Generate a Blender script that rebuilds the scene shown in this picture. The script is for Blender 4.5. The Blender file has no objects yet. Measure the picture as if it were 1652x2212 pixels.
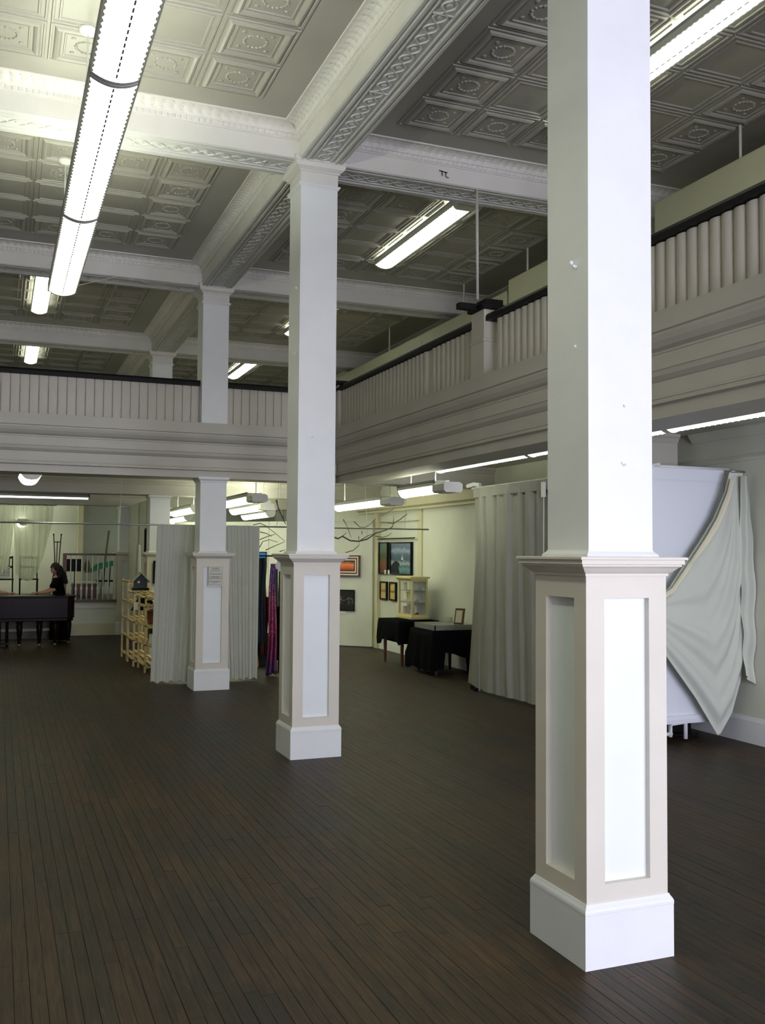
import bpy, math, random
from mathutils import Vector, Matrix
random.seed(7)
R = math.radians
S = bpy.context.scene
COL = S.collection

# ------------------------------------------------------------ camera
cam_d = bpy.data.cameras.new('camera'); cam = bpy.data.objects.new('camera', cam_d); COL.objects.link(cam)
cam_d.sensor_fit = 'VERTICAL'; cam_d.sensor_height = 24.0; cam_d.lens = 24.0 * 2082.5 / 2212.0
cam_d.clip_start = 0.05; cam_d.clip_end = 200
CAMH = 1.891
YAW, PIT, ROLL = .3789, .043, .0071
f_ = Vector((math.sin(YAW) * math.cos(PIT), math.cos(YAW) * math.cos(PIT), math.sin(PIT)))
r_ = Vector((math.cos(YAW), -math.sin(YAW), 0))
u_ = r_.cross(f_)
c_, s_ = math.cos(ROLL), math.sin(ROLL)
rr = r_ * c_ + u_ * s_; uu = -r_ * s_ + u_ * c_
m = Matrix((rr, uu, -f_)).transposed().to_4x4(); m.translation = (0, 0, CAMH)
cam.matrix_world = m
S.camera = cam

# ------------------------------------------------------------ world, exposure
S.view_settings.view_transform = 'Standard'; S.view_settings.look = 'None'
S.view_settings.exposure = 0.0; S.view_settings.gamma = 1.0; S.view_settings.use_curve_mapping = False
w = bpy.data.worlds.new('world'); S.world = w; w.use_nodes = True
w.node_tree.nodes['Background'].inputs[0].default_value = (0.62, 0.74, 1.0, 1)
w.node_tree.nodes['Background'].inputs[1].default_value = 1.2
S.cycles.use_denoising = True
S.cycles.max_bounces = 8; S.cycles.diffuse_bounces = 5; S.cycles.glossy_bounces = 3; S.cycles.transparent_max_bounces = 12
S.cycles.sample_clamp_indirect = 6.0

def area(name, loc, rot, sx, sy, power, col, spread=None):
    d = bpy.data.lights.new(name, 'AREA'); d.shape = 'RECTANGLE'; d.size = sx; d.size_y = sy
    d.energy = power; d.color = col
    if spread: d.spread = spread
    o = bpy.data.objects.new(name, d); COL.objects.link(o); o.location = loc; o.rotation_euler = rot
    return o
# daylight through the shop windows behind the camera (street side, y = -6)
area('window_daylight', (3.4, -5.75, 2.2), (R(90), 0, 0), 6.6, 3.4, 1080, (0.83, 0.82, 1.0))

# ------------------------------------------------------------ materials
def mat(name, col, rough=0.6, metal=0.0, spec=None, emit=None, estr=0, var=0.0, vscale=3.0, bump=0.0, bscale=40, coat=0):
    m = bpy.data.materials.new(name); m.use_nodes = True
    nt = m.node_tree; b = nt.nodes['Principled BSDF']
    b.inputs['Base Color'].default_value = (*col, 1); b.inputs['Roughness'].default_value = rough
    b.inputs['Metallic'].default_value = metal
    if spec is not None: b.inputs['Specular IOR Level'].default_value = spec
    if coat: b.inputs['Coat Weight'].default_value = coat
    if emit: b.inputs['Emission Color'].default_value = (*emit, 1); b.inputs['Emission Strength'].default_value = estr
    if var or bump:
        tc = nt.nodes.new('ShaderNodeTexCoord')
    if var:
        n = nt.nodes.new('ShaderNodeTexNoise'); n.inputs['Scale'].default_value = vscale; n.inputs['Detail'].default_value = 5
        nt.links.new(tc.outputs['Object'], n.inputs['Vector'])
        r = nt.nodes.new('ShaderNodeValToRGB'); r.color_ramp.elements[0].position = .3; r.color_ramp.elements[1].position = .7
        r.color_ramp.elements[0].color = (*[c * (1 - var) for c in col], 1); r.color_ramp.elements[1].color = (*[min(1, c * (1 + var * .4)) for c in col], 1)
        nt.links.new(n.outputs[0], r.inputs[0]); nt.links.new(r.outputs[0], b.inputs['Base Color'])
    if bump:
        n2 = nt.nodes.new('ShaderNodeTexNoise'); n2.inputs['Scale'].default_value = bscale; n2.inputs['Detail'].default_value = 4
        nt.links.new(tc.outputs['Object'], n2.inputs['Vector'])
        bp = nt.nodes.new('ShaderNodeBump'); bp.inputs['Strength'].default_value = bump; bp.inputs['Distance'].default_value = .01
        nt.links.new(n2.outputs[0], bp.inputs['Height']); nt.links.new(bp.outputs[0], b.inputs['Normal'])
    return m

M = {}
M['white'] = mat('white_paint', (.80, .82, .83), .45, var=.04, bump=.08, bscale=60)
M['cream'] = mat('cream_paint', (.70, .665, .575), .45, var=.05, bump=.08, bscale=60)
M['panel'] = mat('panel_white_paint', (.83, .88, .89), .4, var=.03)
M['beam'] = mat('beam_paint', (.72, .70, .665), .5, var=.06, bump=.1)
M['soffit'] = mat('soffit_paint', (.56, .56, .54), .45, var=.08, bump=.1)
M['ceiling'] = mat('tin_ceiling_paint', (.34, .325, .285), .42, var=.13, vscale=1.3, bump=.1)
M['lowceil'] = mat('low_ceiling_paint', (.56, .545, .47), .6, var=.05)
M['wall'] = mat('wall_paint', (.70, .72, .62), .6, var=.05)
M['walldrk'] = mat('grey_wall_paint', (.33, .37, .34), .6, var=.05)
M['duct'] = mat('duct_paint', (.46, .46, .34), .55, var=.05)
M['yellow'] = mat('cream_yellow_trim', (.62, .59, .40), .5, var=.05)
M['balc'] = mat('balcony_paint', (.53, .51, .435), .5, var=.07, vscale=2)
M['board'] = mat('beadboard_paint', (.60, .565, .49), .5, var=.09, vscale=2)
M['black'] = mat('black_paint', (.006, .006, .007), .5, spec=.18)
M['blackcloth'] = mat('black_cloth', (.0035, .0035, .0045), .9, spec=.05)
M['metal'] = mat('grey_metal', (.35, .36, .36), .35, metal=.8)
M['greybox'] = mat('grey_enamel', (.42, .43, .40), .5)
M['whitebox'] = mat('white_enamel', (.72, .72, .68), .5)
M['rail'] = mat('fixture_edge', (.16, .17, .17), .4)
M['rod'] = mat('painted_rod', (.55, .54, .50), .5)
M['lens'] = mat('lit_lens', (1, 1, .95), .4, emit=(.97, 1.0, .76), estr=8.0)
M['lens2'] = mat('lit_lens_strip', (1, 1, .95), .4, emit=(.97, 1.0, .86), estr=3.0)
M['up'] = mat('lit_uplight', (1, 1, .9), .4, emit=(.95, 1.0, .80), estr=21.0)
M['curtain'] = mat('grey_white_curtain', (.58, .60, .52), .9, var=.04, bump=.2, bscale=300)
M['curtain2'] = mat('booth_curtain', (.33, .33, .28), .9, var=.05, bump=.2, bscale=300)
M['drape'] = mat('cream_muslin', (.60, .63, .55), .9, var=.04, bump=.25, bscale=250)
M['drape2'] = mat('muslin_hem', (.72, .70, .53), .9)
M['screen'] = mat('white_vinyl', (.78, .82, .88), .45)
M['pvc'] = mat('white_plastic_pipe', (.75, .76, .76), .35)
M['pine'] = mat('pine_wood', (.72, .56, .28), .55, var=.2, vscale=9)
M['darkwood'] = mat('dark_wood', (.055, .03, .018), .4, var=.3, vscale=10)
M['redwood'] = mat('reddish_wood', (.14, .05, .022), .4, var=.3, vscale=10)
M['sill'] = mat('olive_brown_wood', (.12, .10, .05), .5)
M['piano'] = mat('piano_mahogany', (.015, .008, .006), .26, var=.3, vscale=6, spec=.08)
M['skin'] = mat('skin', (.52, .27, .20), .5)
M['hair'] = mat('dark_hair', (.012, .008, .007), .6, bump=.8, bscale=60)
M['branch'] = mat('bare_branch', (.09, .065, .04), .8, bump=.4)
M['green'] = mat('green_cloth', (.05, .22, .14), .8)
M['brass'] = mat('brass', (.35, .26, .10), .35, metal=.6)
M['paper'] = mat('paper', (.75, .73, .66), .7)
M['ink'] = mat('ink', (.10, .11, .12), .7)
M['navy'] = mat('navy_paint', (.03, .035, .075), .5)
M['basket'] = mat('brown_basket', (.22, .07, .025), .7, var=.4, vscale=30)
M['glass'] = mat('clear_glass', (.9, .95, .93), .05)
_b = M['glass'].node_tree.nodes['Principled BSDF']; _b.inputs['Transmission Weight'].default_value = 1.0; _b.inputs['IOR'].default_value = 1.05; _b.inputs['Alpha'].default_value = .35
M['brick'] = mat('left_wall', (.46, .45, .38), .8)
M['darkfloor'] = mat('under_floor', (.008, .007, .006), .8)

def sheer():
    m = bpy.data.materials.new('sheer_cloth'); m.use_nodes = True; nt = m.node_tree
    nt.nodes.clear(); o = nt.nodes.new('ShaderNodeOutputMaterial')
    d = nt.nodes.new('ShaderNodeBsdfDiffuse'); d.inputs[0].default_value = (.75, .80, .66, 1)
    t = nt.nodes.new('ShaderNodeBsdfTranslucent'); t.inputs[0].default_value = (.80, .86, .66, 1)
    tr = nt.nodes.new('ShaderNodeBsdfTransparent')
    m1 = nt.nodes.new('ShaderNodeMixShader'); m1.inputs[0].default_value = .55
    m2 = nt.nodes.new('ShaderNodeMixShader'); m2.inputs[0].default_value = .25
    nt.links.new(d.outputs[0], m1.inputs[1]); nt.links.new(t.outputs[0], m1.inputs[2])
    nt.links.new(m1.outputs[0], m2.inputs[1]); nt.links.new(tr.outputs[0], m2.inputs[2])
    nt.links.new(m2.outputs[0], o.inputs[0])
    return m
M['sheer'] = sheer()

def floor_mat(name, per_island):
    m = bpy.data.materials.new(name); m.use_nodes = True; nt = m.node_tree; b = nt.nodes['Principled BSDF']
    L = nt.links.new
    if per_island:
        g = nt.nodes.new('ShaderNodeNewGeometry'); rnd = g.outputs['Random Per Island']
    else:
        g = nt.nodes.new('ShaderNodeObjectInfo'); rnd = g.outputs['Random']
    geo = nt.nodes.new('ShaderNodeNewGeometry')
    r = nt.nodes.new('ShaderNodeValToRGB'); cr = r.color_ramp
    cr.elements[0].color = (.033, .0255, .0175, 1); cr.elements[1].color = (.046, .032, .0195, 1)
    e = cr.elements.new(.25); e.color = (.030, .0255, .0175, 1)
    e = cr.elements.new(.5); e.color = (.037, .028, .0185, 1)
    e = cr.elements.new(.8); e.color = (.042, .029, .0175, 1)
    L(rnd, r.inputs[0])
    # grain, stretched along the boards
    mp = nt.nodes.new('ShaderNodeMapping'); mp.inputs['Scale'].default_value = (38, 2.2, 1)
    L(geo.outputs['Position'], mp.inputs[0])
    n = nt.nodes.new('ShaderNodeTexNoise'); n.inputs['Scale'].default_value = 1.6; n.inputs['Detail'].default_value = 6; n.inputs['Distortion'].default_value = .8
    L(mp.outputs[0], n.inputs['Vector'])
    r2 = nt.nodes.new('ShaderNodeValToRGB'); r2.color_ramp.elements[0].color = (.52, .54, .56, 1); r2.color_ramp.elements[1].color = (1.5, 1.42, 1.25, 1)
    r2.color_ramp.elements[0].position = .3; r2.color_ramp.elements[1].position = .72
    L(n.outputs[0], r2.inputs[0])
    mx = nt.nodes.new('ShaderNodeMixRGB'); mx.blend_type = 'MULTIPLY'; mx.inputs[0].default_value = 1
    L(r.outputs[0], mx.inputs[1]); L(r2.outputs[0], mx.inputs[2])
    # worn patches
    n3 = nt.nodes.new('ShaderNodeTexNoise'); n3.inputs['Scale'].default_value = .75; n3.inputs['Detail'].default_value = 7; n3.inputs['Roughness'].default_value = .62
    L(geo.outputs['Position'], n3.inputs['Vector'])
    r3 = nt.nodes.new('ShaderNodeValToRGB'); r3.color_ramp.elements[0].position = .36; r3.color_ramp.elements[1].position = .68
    r3.color_ramp.elements[0].color = (.66, .74, .82, 1); r3.color_ramp.elements[1].color = (1.6, 1.38, 1.08, 1)
    L(n3.outputs[0], r3.inputs[0])
    mx2 = nt.nodes.new('ShaderNodeMixRGB'); mx2.blend_type = 'MULTIPLY'; mx2.inputs[0].default_value = 1
    L(mx.outputs[0], mx2.inputs[1]); L(r3.outputs[0], mx2.inputs[2])
    # small bright scuffs
    mp4 = nt.nodes.new('ShaderNodeMapping'); mp4.inputs['Scale'].default_value = (9, 3.2, 1); L(geo.outputs['Position'], mp4.inputs[0])
    n4 = nt.nodes.new('ShaderNodeTexNoise'); n4.inputs['Scale'].default_value = 1.4; n4.inputs['Detail'].default_value = 8; n4.inputs['Roughness'].default_value = .75; L(mp4.outputs[0], n4.inputs['Vector'])
    r4 = nt.nodes.new('ShaderNodeValToRGB'); r4.color_ramp.elements[0].position = .58; r4.color_ramp.elements[1].position = .72
    r4.color_ramp.elements[0].color = (0, 0, 0, 1); r4.color_ramp.elements[1].color = (.8, .8, .8, 1); L(n4.outputs[0], r4.inputs[0])
    mx3 = nt.nodes.new('ShaderNodeMixRGB'); L(r4.outputs[0], mx3.inputs[0]); L(mx2.outputs[0], mx3.inputs[1]); mx3.inputs[2].default_value = (.080, .056, .032, 1)
    L(mx3.outputs[0], b.inputs['Base Color'])
    rr = nt.nodes.new('ShaderNodeMapRange'); rr.inputs[3].default_value = .40; rr.inputs[4].default_value = .62; L(n3.outputs[0], rr.inputs[0]); L(rr.outputs[0], b.inputs['Roughness'])
    b.inputs['Specular IOR Level'].default_value = .25
    bp = nt.nodes.new('ShaderNodeBump'); bp.inputs['Strength'].default_value = .25; bp.inputs['Distance'].default_value = .004
    L(n.outputs[0], bp.inputs['Height']); L(bp.outputs[0], b.inputs['Normal'])
    return m
M['floorA'] = floor_mat('floor_boards_single', False)
M['floorB'] = floor_mat('floor_boards_joined', True)

# ------------------------------------------------------------ mesh helpers
class MB:
    def __init__(s): s.v = []; s.f = []; s.smooth = False
    def add(s, v, f):
        n = len(s.v); s.v += [tuple(p) for p in v]; s.f += [tuple(i + n for i in q) for q in f]; return s
    def box(s, x0, x1, y0, y1, z0, z1):
        v = [(x, y, z) for z in (z0, z1) for y in (y0, y1) for x in (x0, x1)]
        return s.add(v, [(0, 2, 3, 1), (4, 5, 7, 6), (0, 1, 5, 4), (2, 6, 7, 3), (0, 4, 6, 2), (1, 3, 7, 5)])
    def sq(s, prof, cx=0, cy=0, cap=True):
        # square rings: prof = [(half width, z)]
        v = []; f = []
        for h, z in prof: v += [(cx - h, cy - h, z), (cx + h, cy - h, z), (cx + h, cy + h, z), (cx - h, cy + h, z)]
        for i in range(len(prof) - 1):
            for k in range(4):
                a = i * 4 + k; b = i * 4 + (k + 1) % 4; f.append((a, b, b + 4, a + 4))
        if cap: f.append((3, 2, 1, 0)); n = (len(prof) - 1) * 4; f.append((n, n + 1, n + 2, n + 3))
        return s.add(v, f)
    def lathe(s, prof, cx=0, cy=0, n=12, cap=True):
        v = []; f = []
        for r, z in prof:
            for k in range(n):
                a = 2 * math.pi * k / n; v.append((cx + r * math.cos(a), cy + r * math.sin(a), z))
        for i in range(len(prof) - 1):
            for k in range(n):
                a = i * n + k; b = i * n + (k + 1) % n; f.append((a, b, b + n, a + n))
        if cap: f.append(tuple(reversed(range(n)))); q = (len(prof) - 1) * n; f.append(tuple(range(q, q + n)))
        return s.add(v, f)
    def tube(s, pts, r, n=6, r1=None):
        pts = [Vector(p) for p in pts]; v = []; f = []
        for i, p in enumerate(pts):
            t = (pts[min(i + 1, len(pts) - 1)] - pts[max(i - 1, 0)]).normalized()
            a = Vector((0, 0, 1)) if abs(t.z) < .9 else Vector((1, 0, 0))
            u = t.cross(a).normalized(); w = t.cross(u)
            rr = r if r1 is None else r + (r1 - r) * i / (len(pts) - 1)
            for k in range(n):
                an = 2 * math.pi * k / n; v.append(p + (u * math.cos(an) + w * math.sin(an)) * rr)
        for i in range(len(pts) - 1):
            for k in range(n):
                a = i * n + k; b = i * n + (k + 1) % n; f.append((a, b, b + n, a + n))
        f.append(tuple(reversed(range(n)))); q = (len(pts) - 1) * n; f.append(tuple(range(q, q + n)))
        return s.add(v, f)
    def prism(s, poly, axis, a0, a1):
        # poly: list of 2D points in the other two axes; axis: 0,1,2
        def P(p, a):
            if axis == 0: return (a, p[0], p[1])
            if axis == 1: return (p[0], a, p[1])
            return (p[0], p[1], a)
        n = len(poly); v = [P(p, a0) for p in poly] + [P(p, a1) for p in poly]
        f = [tuple(range(n)), tuple(reversed(range(n, 2 * n)))]
        for k in range(n): f.append((k, (k + 1) % n, (k + 1) % n + n, k + n))
        return s.add(v, f)
    def grid(s, fn, nu, nv):
        v = [fn(i / nu, j / nv) for j in range(nv + 1) for i in range(nu + 1)]
        f = [(j * (nu + 1) + i, j * (nu + 1) + i + 1, (j + 1) * (nu + 1) + i + 1, (j + 1) * (nu + 1) + i) for j in range(nv) for i in range(nu)]
        return s.add(v, f)
    def ball(s, c, r, n=8, m=6):
        c = Vector(c); rr = Vector(r) if hasattr(r, '__len__') else Vector((r, r, r)); v = []; f = []
        for i in range(m + 1):
            th = math.pi * i / m
            for k in range(n):
                a = 2 * math.pi * k / n; v.append((c.x + rr.x * math.sin(th) * math.cos(a), c.y + rr.y * math.sin(th) * math.sin(a), c.z + rr.z * math.cos(th)))
        for i in range(m):
            for k in range(n):
                a = i * n + k; b = i * n + (k + 1) % n; f.append((a, b, b + n, a + n))
        return s.add(v, f)
    def mesh(s, name, material, smooth=False):
        me = bpy.data.meshes.new(name); me.from_pydata(s.v, [], s.f); me.materials.append(material)
        import bmesh
        bm = bmesh.new(); bm.from_mesh(me); bmesh.ops.recalc_face_normals(bm, faces=bm.faces); bm.to_mesh(me); bm.free()
        if smooth:
            for p in me.polygons: p.use_smooth = True
        me.update(); return me
    def build(s, name, material, parent=None, smooth=False, bevel=0):
        o = bpy.data.objects.new(name, s.mesh(name, material, smooth)); COL.objects.link(o)
        if parent is not None: o.parent = parent
        if bevel:
            b = o.modifiers.new('bevel', 'BEVEL'); b.width = bevel; b.segments = 2; b.limit_method = 'ANGLE'
        return o

def tag(o, label=None, cat=None, group=None, kind=None):
    if label: o['label'] = label
    if cat: o['category'] = cat
    if group: o['group'] = group
    if kind: o['kind'] = kind
    return o
def thing(name, label, cat, loc=(0, 0, 0), rz=0, group=None):
    o = bpy.data.objects.new(name, None); COL.objects.link(o); o.location = loc; o.rotation_euler = (0, 0, rz); o.empty_display_size = .1
    return tag(o, label, cat, group)
def struct(o): o['kind'] = 'structure'; return o
def inst(me, name, parent, loc, rz=0, sc=None):
    o = bpy.data.objects.new(name, me); COL.objects.link(o); o.parent = parent; o.location = loc; o.rotation_euler = (0, 0, rz)
    if sc: o.scale = sc
    return o
def smooth_auto(o):
    for p in o.data.polygons: p.use_smooth = True

# ------------------------------------------------------------ layout constants
XC = 2.765; ROWS = [4.043, 8.807, 13.479, 18.22, 22.95]
XR = 7.125; ZC = 5.88; ZB = 5.59; XL = -7.1; YF = -6.0; YE = 27.4
ZLOW = 3.22

# ------------------------------------------------------------ floor
fl = struct(MB().box(XL - .1, XR + .1, YF - .1, YE, -.2, -.022).build('floor', M['darkfloor']))
PW = .0655
def board_bm(w, l, h=.02, g=.0006, b=.0012):
    mb = MB(); x0, x1 = g, w - g
    v = [(x0, g, -h), (x1, g, -h), (x1, l - g, -h), (x0, l - g, -h),
         (x0, g, -b), (x1, g, -b), (x1, l - g, -b), (x0, l - g, -b),
         (x0 + b, g + b, 0), (x1 - b, g + b, 0), (x1 - b, l - g - b, 0), (x0 + b, l - g - b, 0)]
    f = [(0, 1, 5, 4), (1, 2, 6, 5), (2, 3, 7, 6), (3, 0, 4, 7), (4, 5, 9, 8), (5, 6, 10, 9), (6, 7, 11, 10), (7, 4, 8, 11), (8, 9, 10, 11)]
    mb.v = v; mb.f = f; return mb
unit = {}
rest = MB(); rf = random.Random(3)
nsingle = 0; cand = []
x = XL
while x < XR:
    y = YF + rf.uniform(-2, 0)
    while y < YE:
        l = rf.choice([1.2, 1.6, 2.0, 2.4, 3.0]); z = rf.uniform(-.0012, .0006)
        cand.append((x, max(y, YF), min(l, y + l - max(y, YF)), z)); y += l
    x += PW
def seen(c):
    x, y, l, z = c; ym = y + l
    if ym < 3.6: return 0
    yy = max(y, 3.7)
    for q in (yy, (yy + ym) / 2, ym):
        d = q * math.cos(YAW) + x * math.sin(YAW); lat = x * math.cos(YAW) - q * math.sin(YAW)
        if d > 3.4 and abs(lat / d) < .40: return 1 / (max(q, 3.5) ** 2)
    return 0
cand = [(seen(c), c) for c in cand if c[2] > .1]
cand.sort(key=lambda t: -t[0])
for k, (sc_, c) in enumerate(cand):
    x, y, l, z = c
    if k < 300 and sc_ > 0:
        key = round(l, 1)
        if key not in unit: unit[key] = board_bm(PW, key).mesh('floor_board', M['floorA'])
        inst(unit[key], 'floor_board', fl, (x, y, z), 0, (1, l / key, 1))
    else:
        b = board_bm(PW, l); rest.add([(p[0] + x, p[1] + y, p[2] + z) for p in b.v], b.f[4:])
tag(rest.build('floor_boards_beyond', M['floorB'], fl), kind='stuff')

# ------------------------------------------------------------ walls and outer shell
struct(MB().box(XR, XR + .2, YF, YE, 0, ZC + .1).build('wall_right', M['wall']))
struct(MB().box(XL - .2, XL, YF, YE, 0, ZC + .1).build('wall_left', M['brick']))
wb = struct(MB().box(XL, XR, YE - .2, YE, 0, ZC + .1).build('wall_back', M['wall']))
# street wall with the big shop windows, behind the camera
wf = MB(); wf.box(XL, XR, YF - .2, YF, 0, .5); wf.box(XL, XR, YF - .2, YF, 4.15, ZC + .1)
for xa, xb in ((XL, .15), (3.4, 3.5), (6.8, XR)): wf.box(xa, xb, YF - .2, YF, .5, 4.15)
struct(wf.build('wall_front', M['wall']))
for i, (xa, xb) in enumerate(((.15, 3.4), (3.5, 6.8))):
    wn = MB()
    for k in range(4):
        xx = xa + (xb - xa) * k / 3; wn.box(xx - .04, xx + .04, YF - .14, YF - .06, .5, 4.15)
    wn.box(xa, xb, YF - .14, YF - .06, 3.1, 3.18); wn.box(xa, xb, YF - .14, YF - .06, .5, .58)
    wo = struct(wn.build('window_%d' % (i + 1), M['rail']))
    MB().box(xa, xb, YF - .11, YF - .10, .5, 4.15).build('pane', M['glass'], wo)
bb = MB(); bb.prism([(7.10, 0), (7.10, 0)], 1, 0, 1) if False else None
bb.prism([(XR, 0), (XR - .022, 0), (XR - .022, .225), (XR - .012, .245), (XR - .006, .262), (XR, .265)], 1, YF, YE)
struct(bb.build('baseboard_right', M['white']))

# ------------------------------------------------------------ main ceiling
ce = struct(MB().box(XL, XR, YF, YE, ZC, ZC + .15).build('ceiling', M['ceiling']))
def tile_mesh(kind):
    H = .302; mb = MB()
    if kind == 'ornate': prof = [(0, -.001), (.010, -.001), (.016, .013), (.030, .013), (.036, .003), (.046, .003), (.058, .020), (.076, .029), (.094, .020), (.106, .004), (.122, .004), (.127, .012), (.136, .012), (.141, .003), (.160, .003)]
    else: prof = [(0, -.001), (.010, -.001), (.016, .013), (.030, .013), (.036, .002), (.062, .002), (.068, .011), (.080, .011), (.086, .002), (.12, .002)]
    mb.sq([(H - d, -h) for d, h in prof], cap=False)
    n = len(prof) * 4; mb.f.append((n - 4, n - 3, n - 2, n - 1))
    if kind == 'ornate':
        Rr = .088; N = 44; K = 6; v = []; f = []
        for i in range(N):
            a = 2 * math.pi * i / N; r = .010 + .0055 * math.cos(a * 16)
            for k in range(K):
                b = math.pi * k / (K - 1); v.append(((Rr + r * math.cos(b)) * math.cos(a), (Rr + r * math.cos(b)) * math.sin(a), -.003 - .9 * r * math.sin(b)))
        for i in range(N):
            for k in range(K - 1): f.append((i * K + k, i * K + k + 1, ((i + 1) % N) * K + k + 1, ((i + 1) % N) * K + k))
        mb.add(v, f)
        for sx in (-1, 1):
            for sy in (-1, 1): mb.ball((sx * .112, sy * .112, -.004), (.020, .020, .010), 7, 4)
    if kind == 'rosette':
        for rr_, am in ((.155, .012), (.105, .016), (.05, .02)):
            N = 48; K = 5; v = []; f = []
            for i in range(N):
                a = 2 * math.pi * i / N; r = am + .006 * math.cos(a * 12)
                for k in range(K):
                    b = math.pi * k / (K - 1); v.append(((rr_ + r * math.cos(b)) * math.cos(a), (rr_ + r * math.cos(b)) * math.sin(a), -.002 - r * math.sin(b)))
            for i in range(N):
                for k in range(K - 1): f.append((i * K + k, i * K + k + 1, ((i + 1) % N) * K + k + 1, ((i + 1) % N) * K + k))
            mb.add(v, f)
    return mb.mesh('ceiling_tile', M['ceiling'])
T = {k: tile_mesh(k) for k in ('ornate', 'plain', 'rosette')}
TP = .604
for (ys, nr) in ((4.50, 6), (9.68, 5), (14.36, 5), (19.10, 5)):
    for (xs, nc) in ((-2.148, 7), (3.335, 5)):
        for j in range(nr):
            for i in range(nc):
                edge = i in (0, nc - 1) or j in (0, nr - 1)
                k = 'ornate' if edge else 'plain'
                if xs < 0 and i == 4 and ys > 9 and ys < 10 and j == 1: k = 'rosette'
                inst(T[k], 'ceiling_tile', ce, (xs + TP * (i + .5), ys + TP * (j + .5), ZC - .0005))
        # flat battens between the panels
# ------------------------------------------------------------ beams
BW = .213
SOF = [(-BW, ZB + .29), (-BW, ZB + .012), (-BW + .012, ZB), (-BW + .035, ZB), (-BW + .042, ZB + .010), (-BW + .052, ZB + .010), (-BW + .060, ZB - .004), (-BW + .082, ZB - .004), (-BW + .092, ZB + .012), (-BW + .108, ZB + .014), (-BW + .118, ZB + .004), (-BW + .128, ZB + .004), (-BW + .134, ZB + .016)]
SOF = SOF + [(-a, z) for a, z in reversed(SOF)]
def guilloche(L0, L1, place):
    mb = MB(); n = int((L1 - L0) / .022); A = .052; P = .30
    for ph in (0, math.pi):
        pts = []
        for i in range(n + 1):
            s = L0 + (L1 - L0) * i / n; d = A * math.sin(2 * math.pi * s / P + ph)
            pts.append((s, d))
        v = []; f = []
        for i, (s, d) in enumerate(pts):
            for (o, h) in ((-.012, .016), (-.006, .006), (.006, .006), (.012, .016)):
                v.append(place(s, d + o, ZB + h))
        for i in range(n):
            for k in range(3): a = i * 4 + k; f.append((a, a + 1, a + 5, a + 4))
        mb.add(v, f)
    k = math.ceil(L0 / (P / 2))
    while k * P / 2 + P / 4 < L1 - .02:
        s = k * P / 2 + P / 4; c = place(s, 0, ZB + .014)
        mb.ball(c, (.026, .026, .008), 8, 4); k += 1
    L = L0
    while L < L1:
        for ss in (L - .006,):
            a = place(ss, -.080, ZB + .003); b = place(ss + .012, .080, ZB + .018)
            mb.box(min(a[0], b[0]), max(a[0], b[0]), min(a[1], b[1]), max(a[1], b[1]), ZB + .003, ZB + .02)
        L += 1.22
    return mb
def beam_y(x, y0, y1, name):
    o = struct(MB().prism([(x + a, z) for a, z in SOF], 1, y0, y1).build(name, M['beam']))
    sp = MB()
    pts = SOF[1:-1]
    v = [(x + a, y, z - .0008) for y in (y0, y1) for a, z in pts]; n = len(pts)
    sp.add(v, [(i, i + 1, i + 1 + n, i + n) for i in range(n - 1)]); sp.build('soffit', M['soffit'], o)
    g = guilloche(y0, y1, lambda s, d, z: (x + d, s, z)); tag(g.build('soffit_ornament', M['soffit'], o), kind='stuff')
    return o
def beam_x(y, x0, x1, name):
    o = struct(MB().prism([(y + a, z) for a, z in SOF], 0, x0, x1).build(name, M['beam']))
    sp = MB(); pts = SOF[1:-1]
    v = [(x, y + a, z - .0008) for x in (x0, x1) for a, z in pts]; n = len(pts)
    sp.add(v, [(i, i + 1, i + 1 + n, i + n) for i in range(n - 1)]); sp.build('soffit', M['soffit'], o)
    g = guilloche(x0, x1, lambda s, d, z: (s, y + d, z)); tag(g.build('soffit_ornament', M['soffit'], o), kind='stuff')
    return o
nt_ = 0
def tname():
    global nt_; nt_ += 1; return 'trim_%d' % nt_
beam_y(XC, 1.0, YE - .2, tname())
for y in ROWS:
    beam_x(y, -2.6, XC - BW, tname()); beam_x(y, XC + BW, XR, tname())
# coves round each bay, with tongue pattern
CP = [(0, 5.765), (.012, 5.765), (.012, 5.778), (.024, 5.781), (.026, 5.815), (.036, 5.818), (.038, 5.828), (.055, 5.850), (.085, 5.866), (.125, 5.872), (.168, 5.874), (.170, 5.868), (.182, 5.868), (.184, 5.8805)]
def cove(x0, x1, y0, y1):
    mb = MB()
    sides = [((x0, y0), (1, 0), (0, 1), x1 - x0), ((x1, y0), (0, 1), (-1, 0), y1 - y0), ((x1, y1), (-1, 0), (0, -1), x1 - x0), ((x0, y1), (0, -1), (1, 0), y1 - y0)]
    for (p, t, n, L) in sides:
        ns = int(L / .013); v = []; f = []; K = len(CP)
        for i in range(ns + 1):
            for k, (d, z) in enumerate(CP):
                s = d + (L - 2 * d) * i / ns; dd = 0; dz = 0
                if 7 <= k <= 9:
                    q = abs(math.sin(math.pi * s / .085)); amp = .013 * (1 - q) ** 1.0; dd = -amp * .6; dz = amp * .8
                if k in (3, 4):
                    q = (s / .055) % 1
                    if q < .28: dd = -.008
                v.append((p[0] + t[0] * s + n[0] * (d + dd), p[1] + t[1] * s + n[1] * (d + dd), z + dz))
        for i in range(ns):
            for k in range(K - 1): a = i * K + k; f.append((a, a + 1, a + K + 1, a + K))
        mb.add(v, f)
    return mb
YS = [ROWS[i] for i in range(5)]
for a, b in zip([0.5] + YS, YS + [YE - .2]):
    ya = a + BW if a > 1 else a; yb = b - BW if b < 25 else b
    for (xa, xb) in ((-2.552, XC - BW), (XC + BW, XR)):
        struct(cove(xa, xb, ya, yb).build(tname(), M['beam']))
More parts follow.
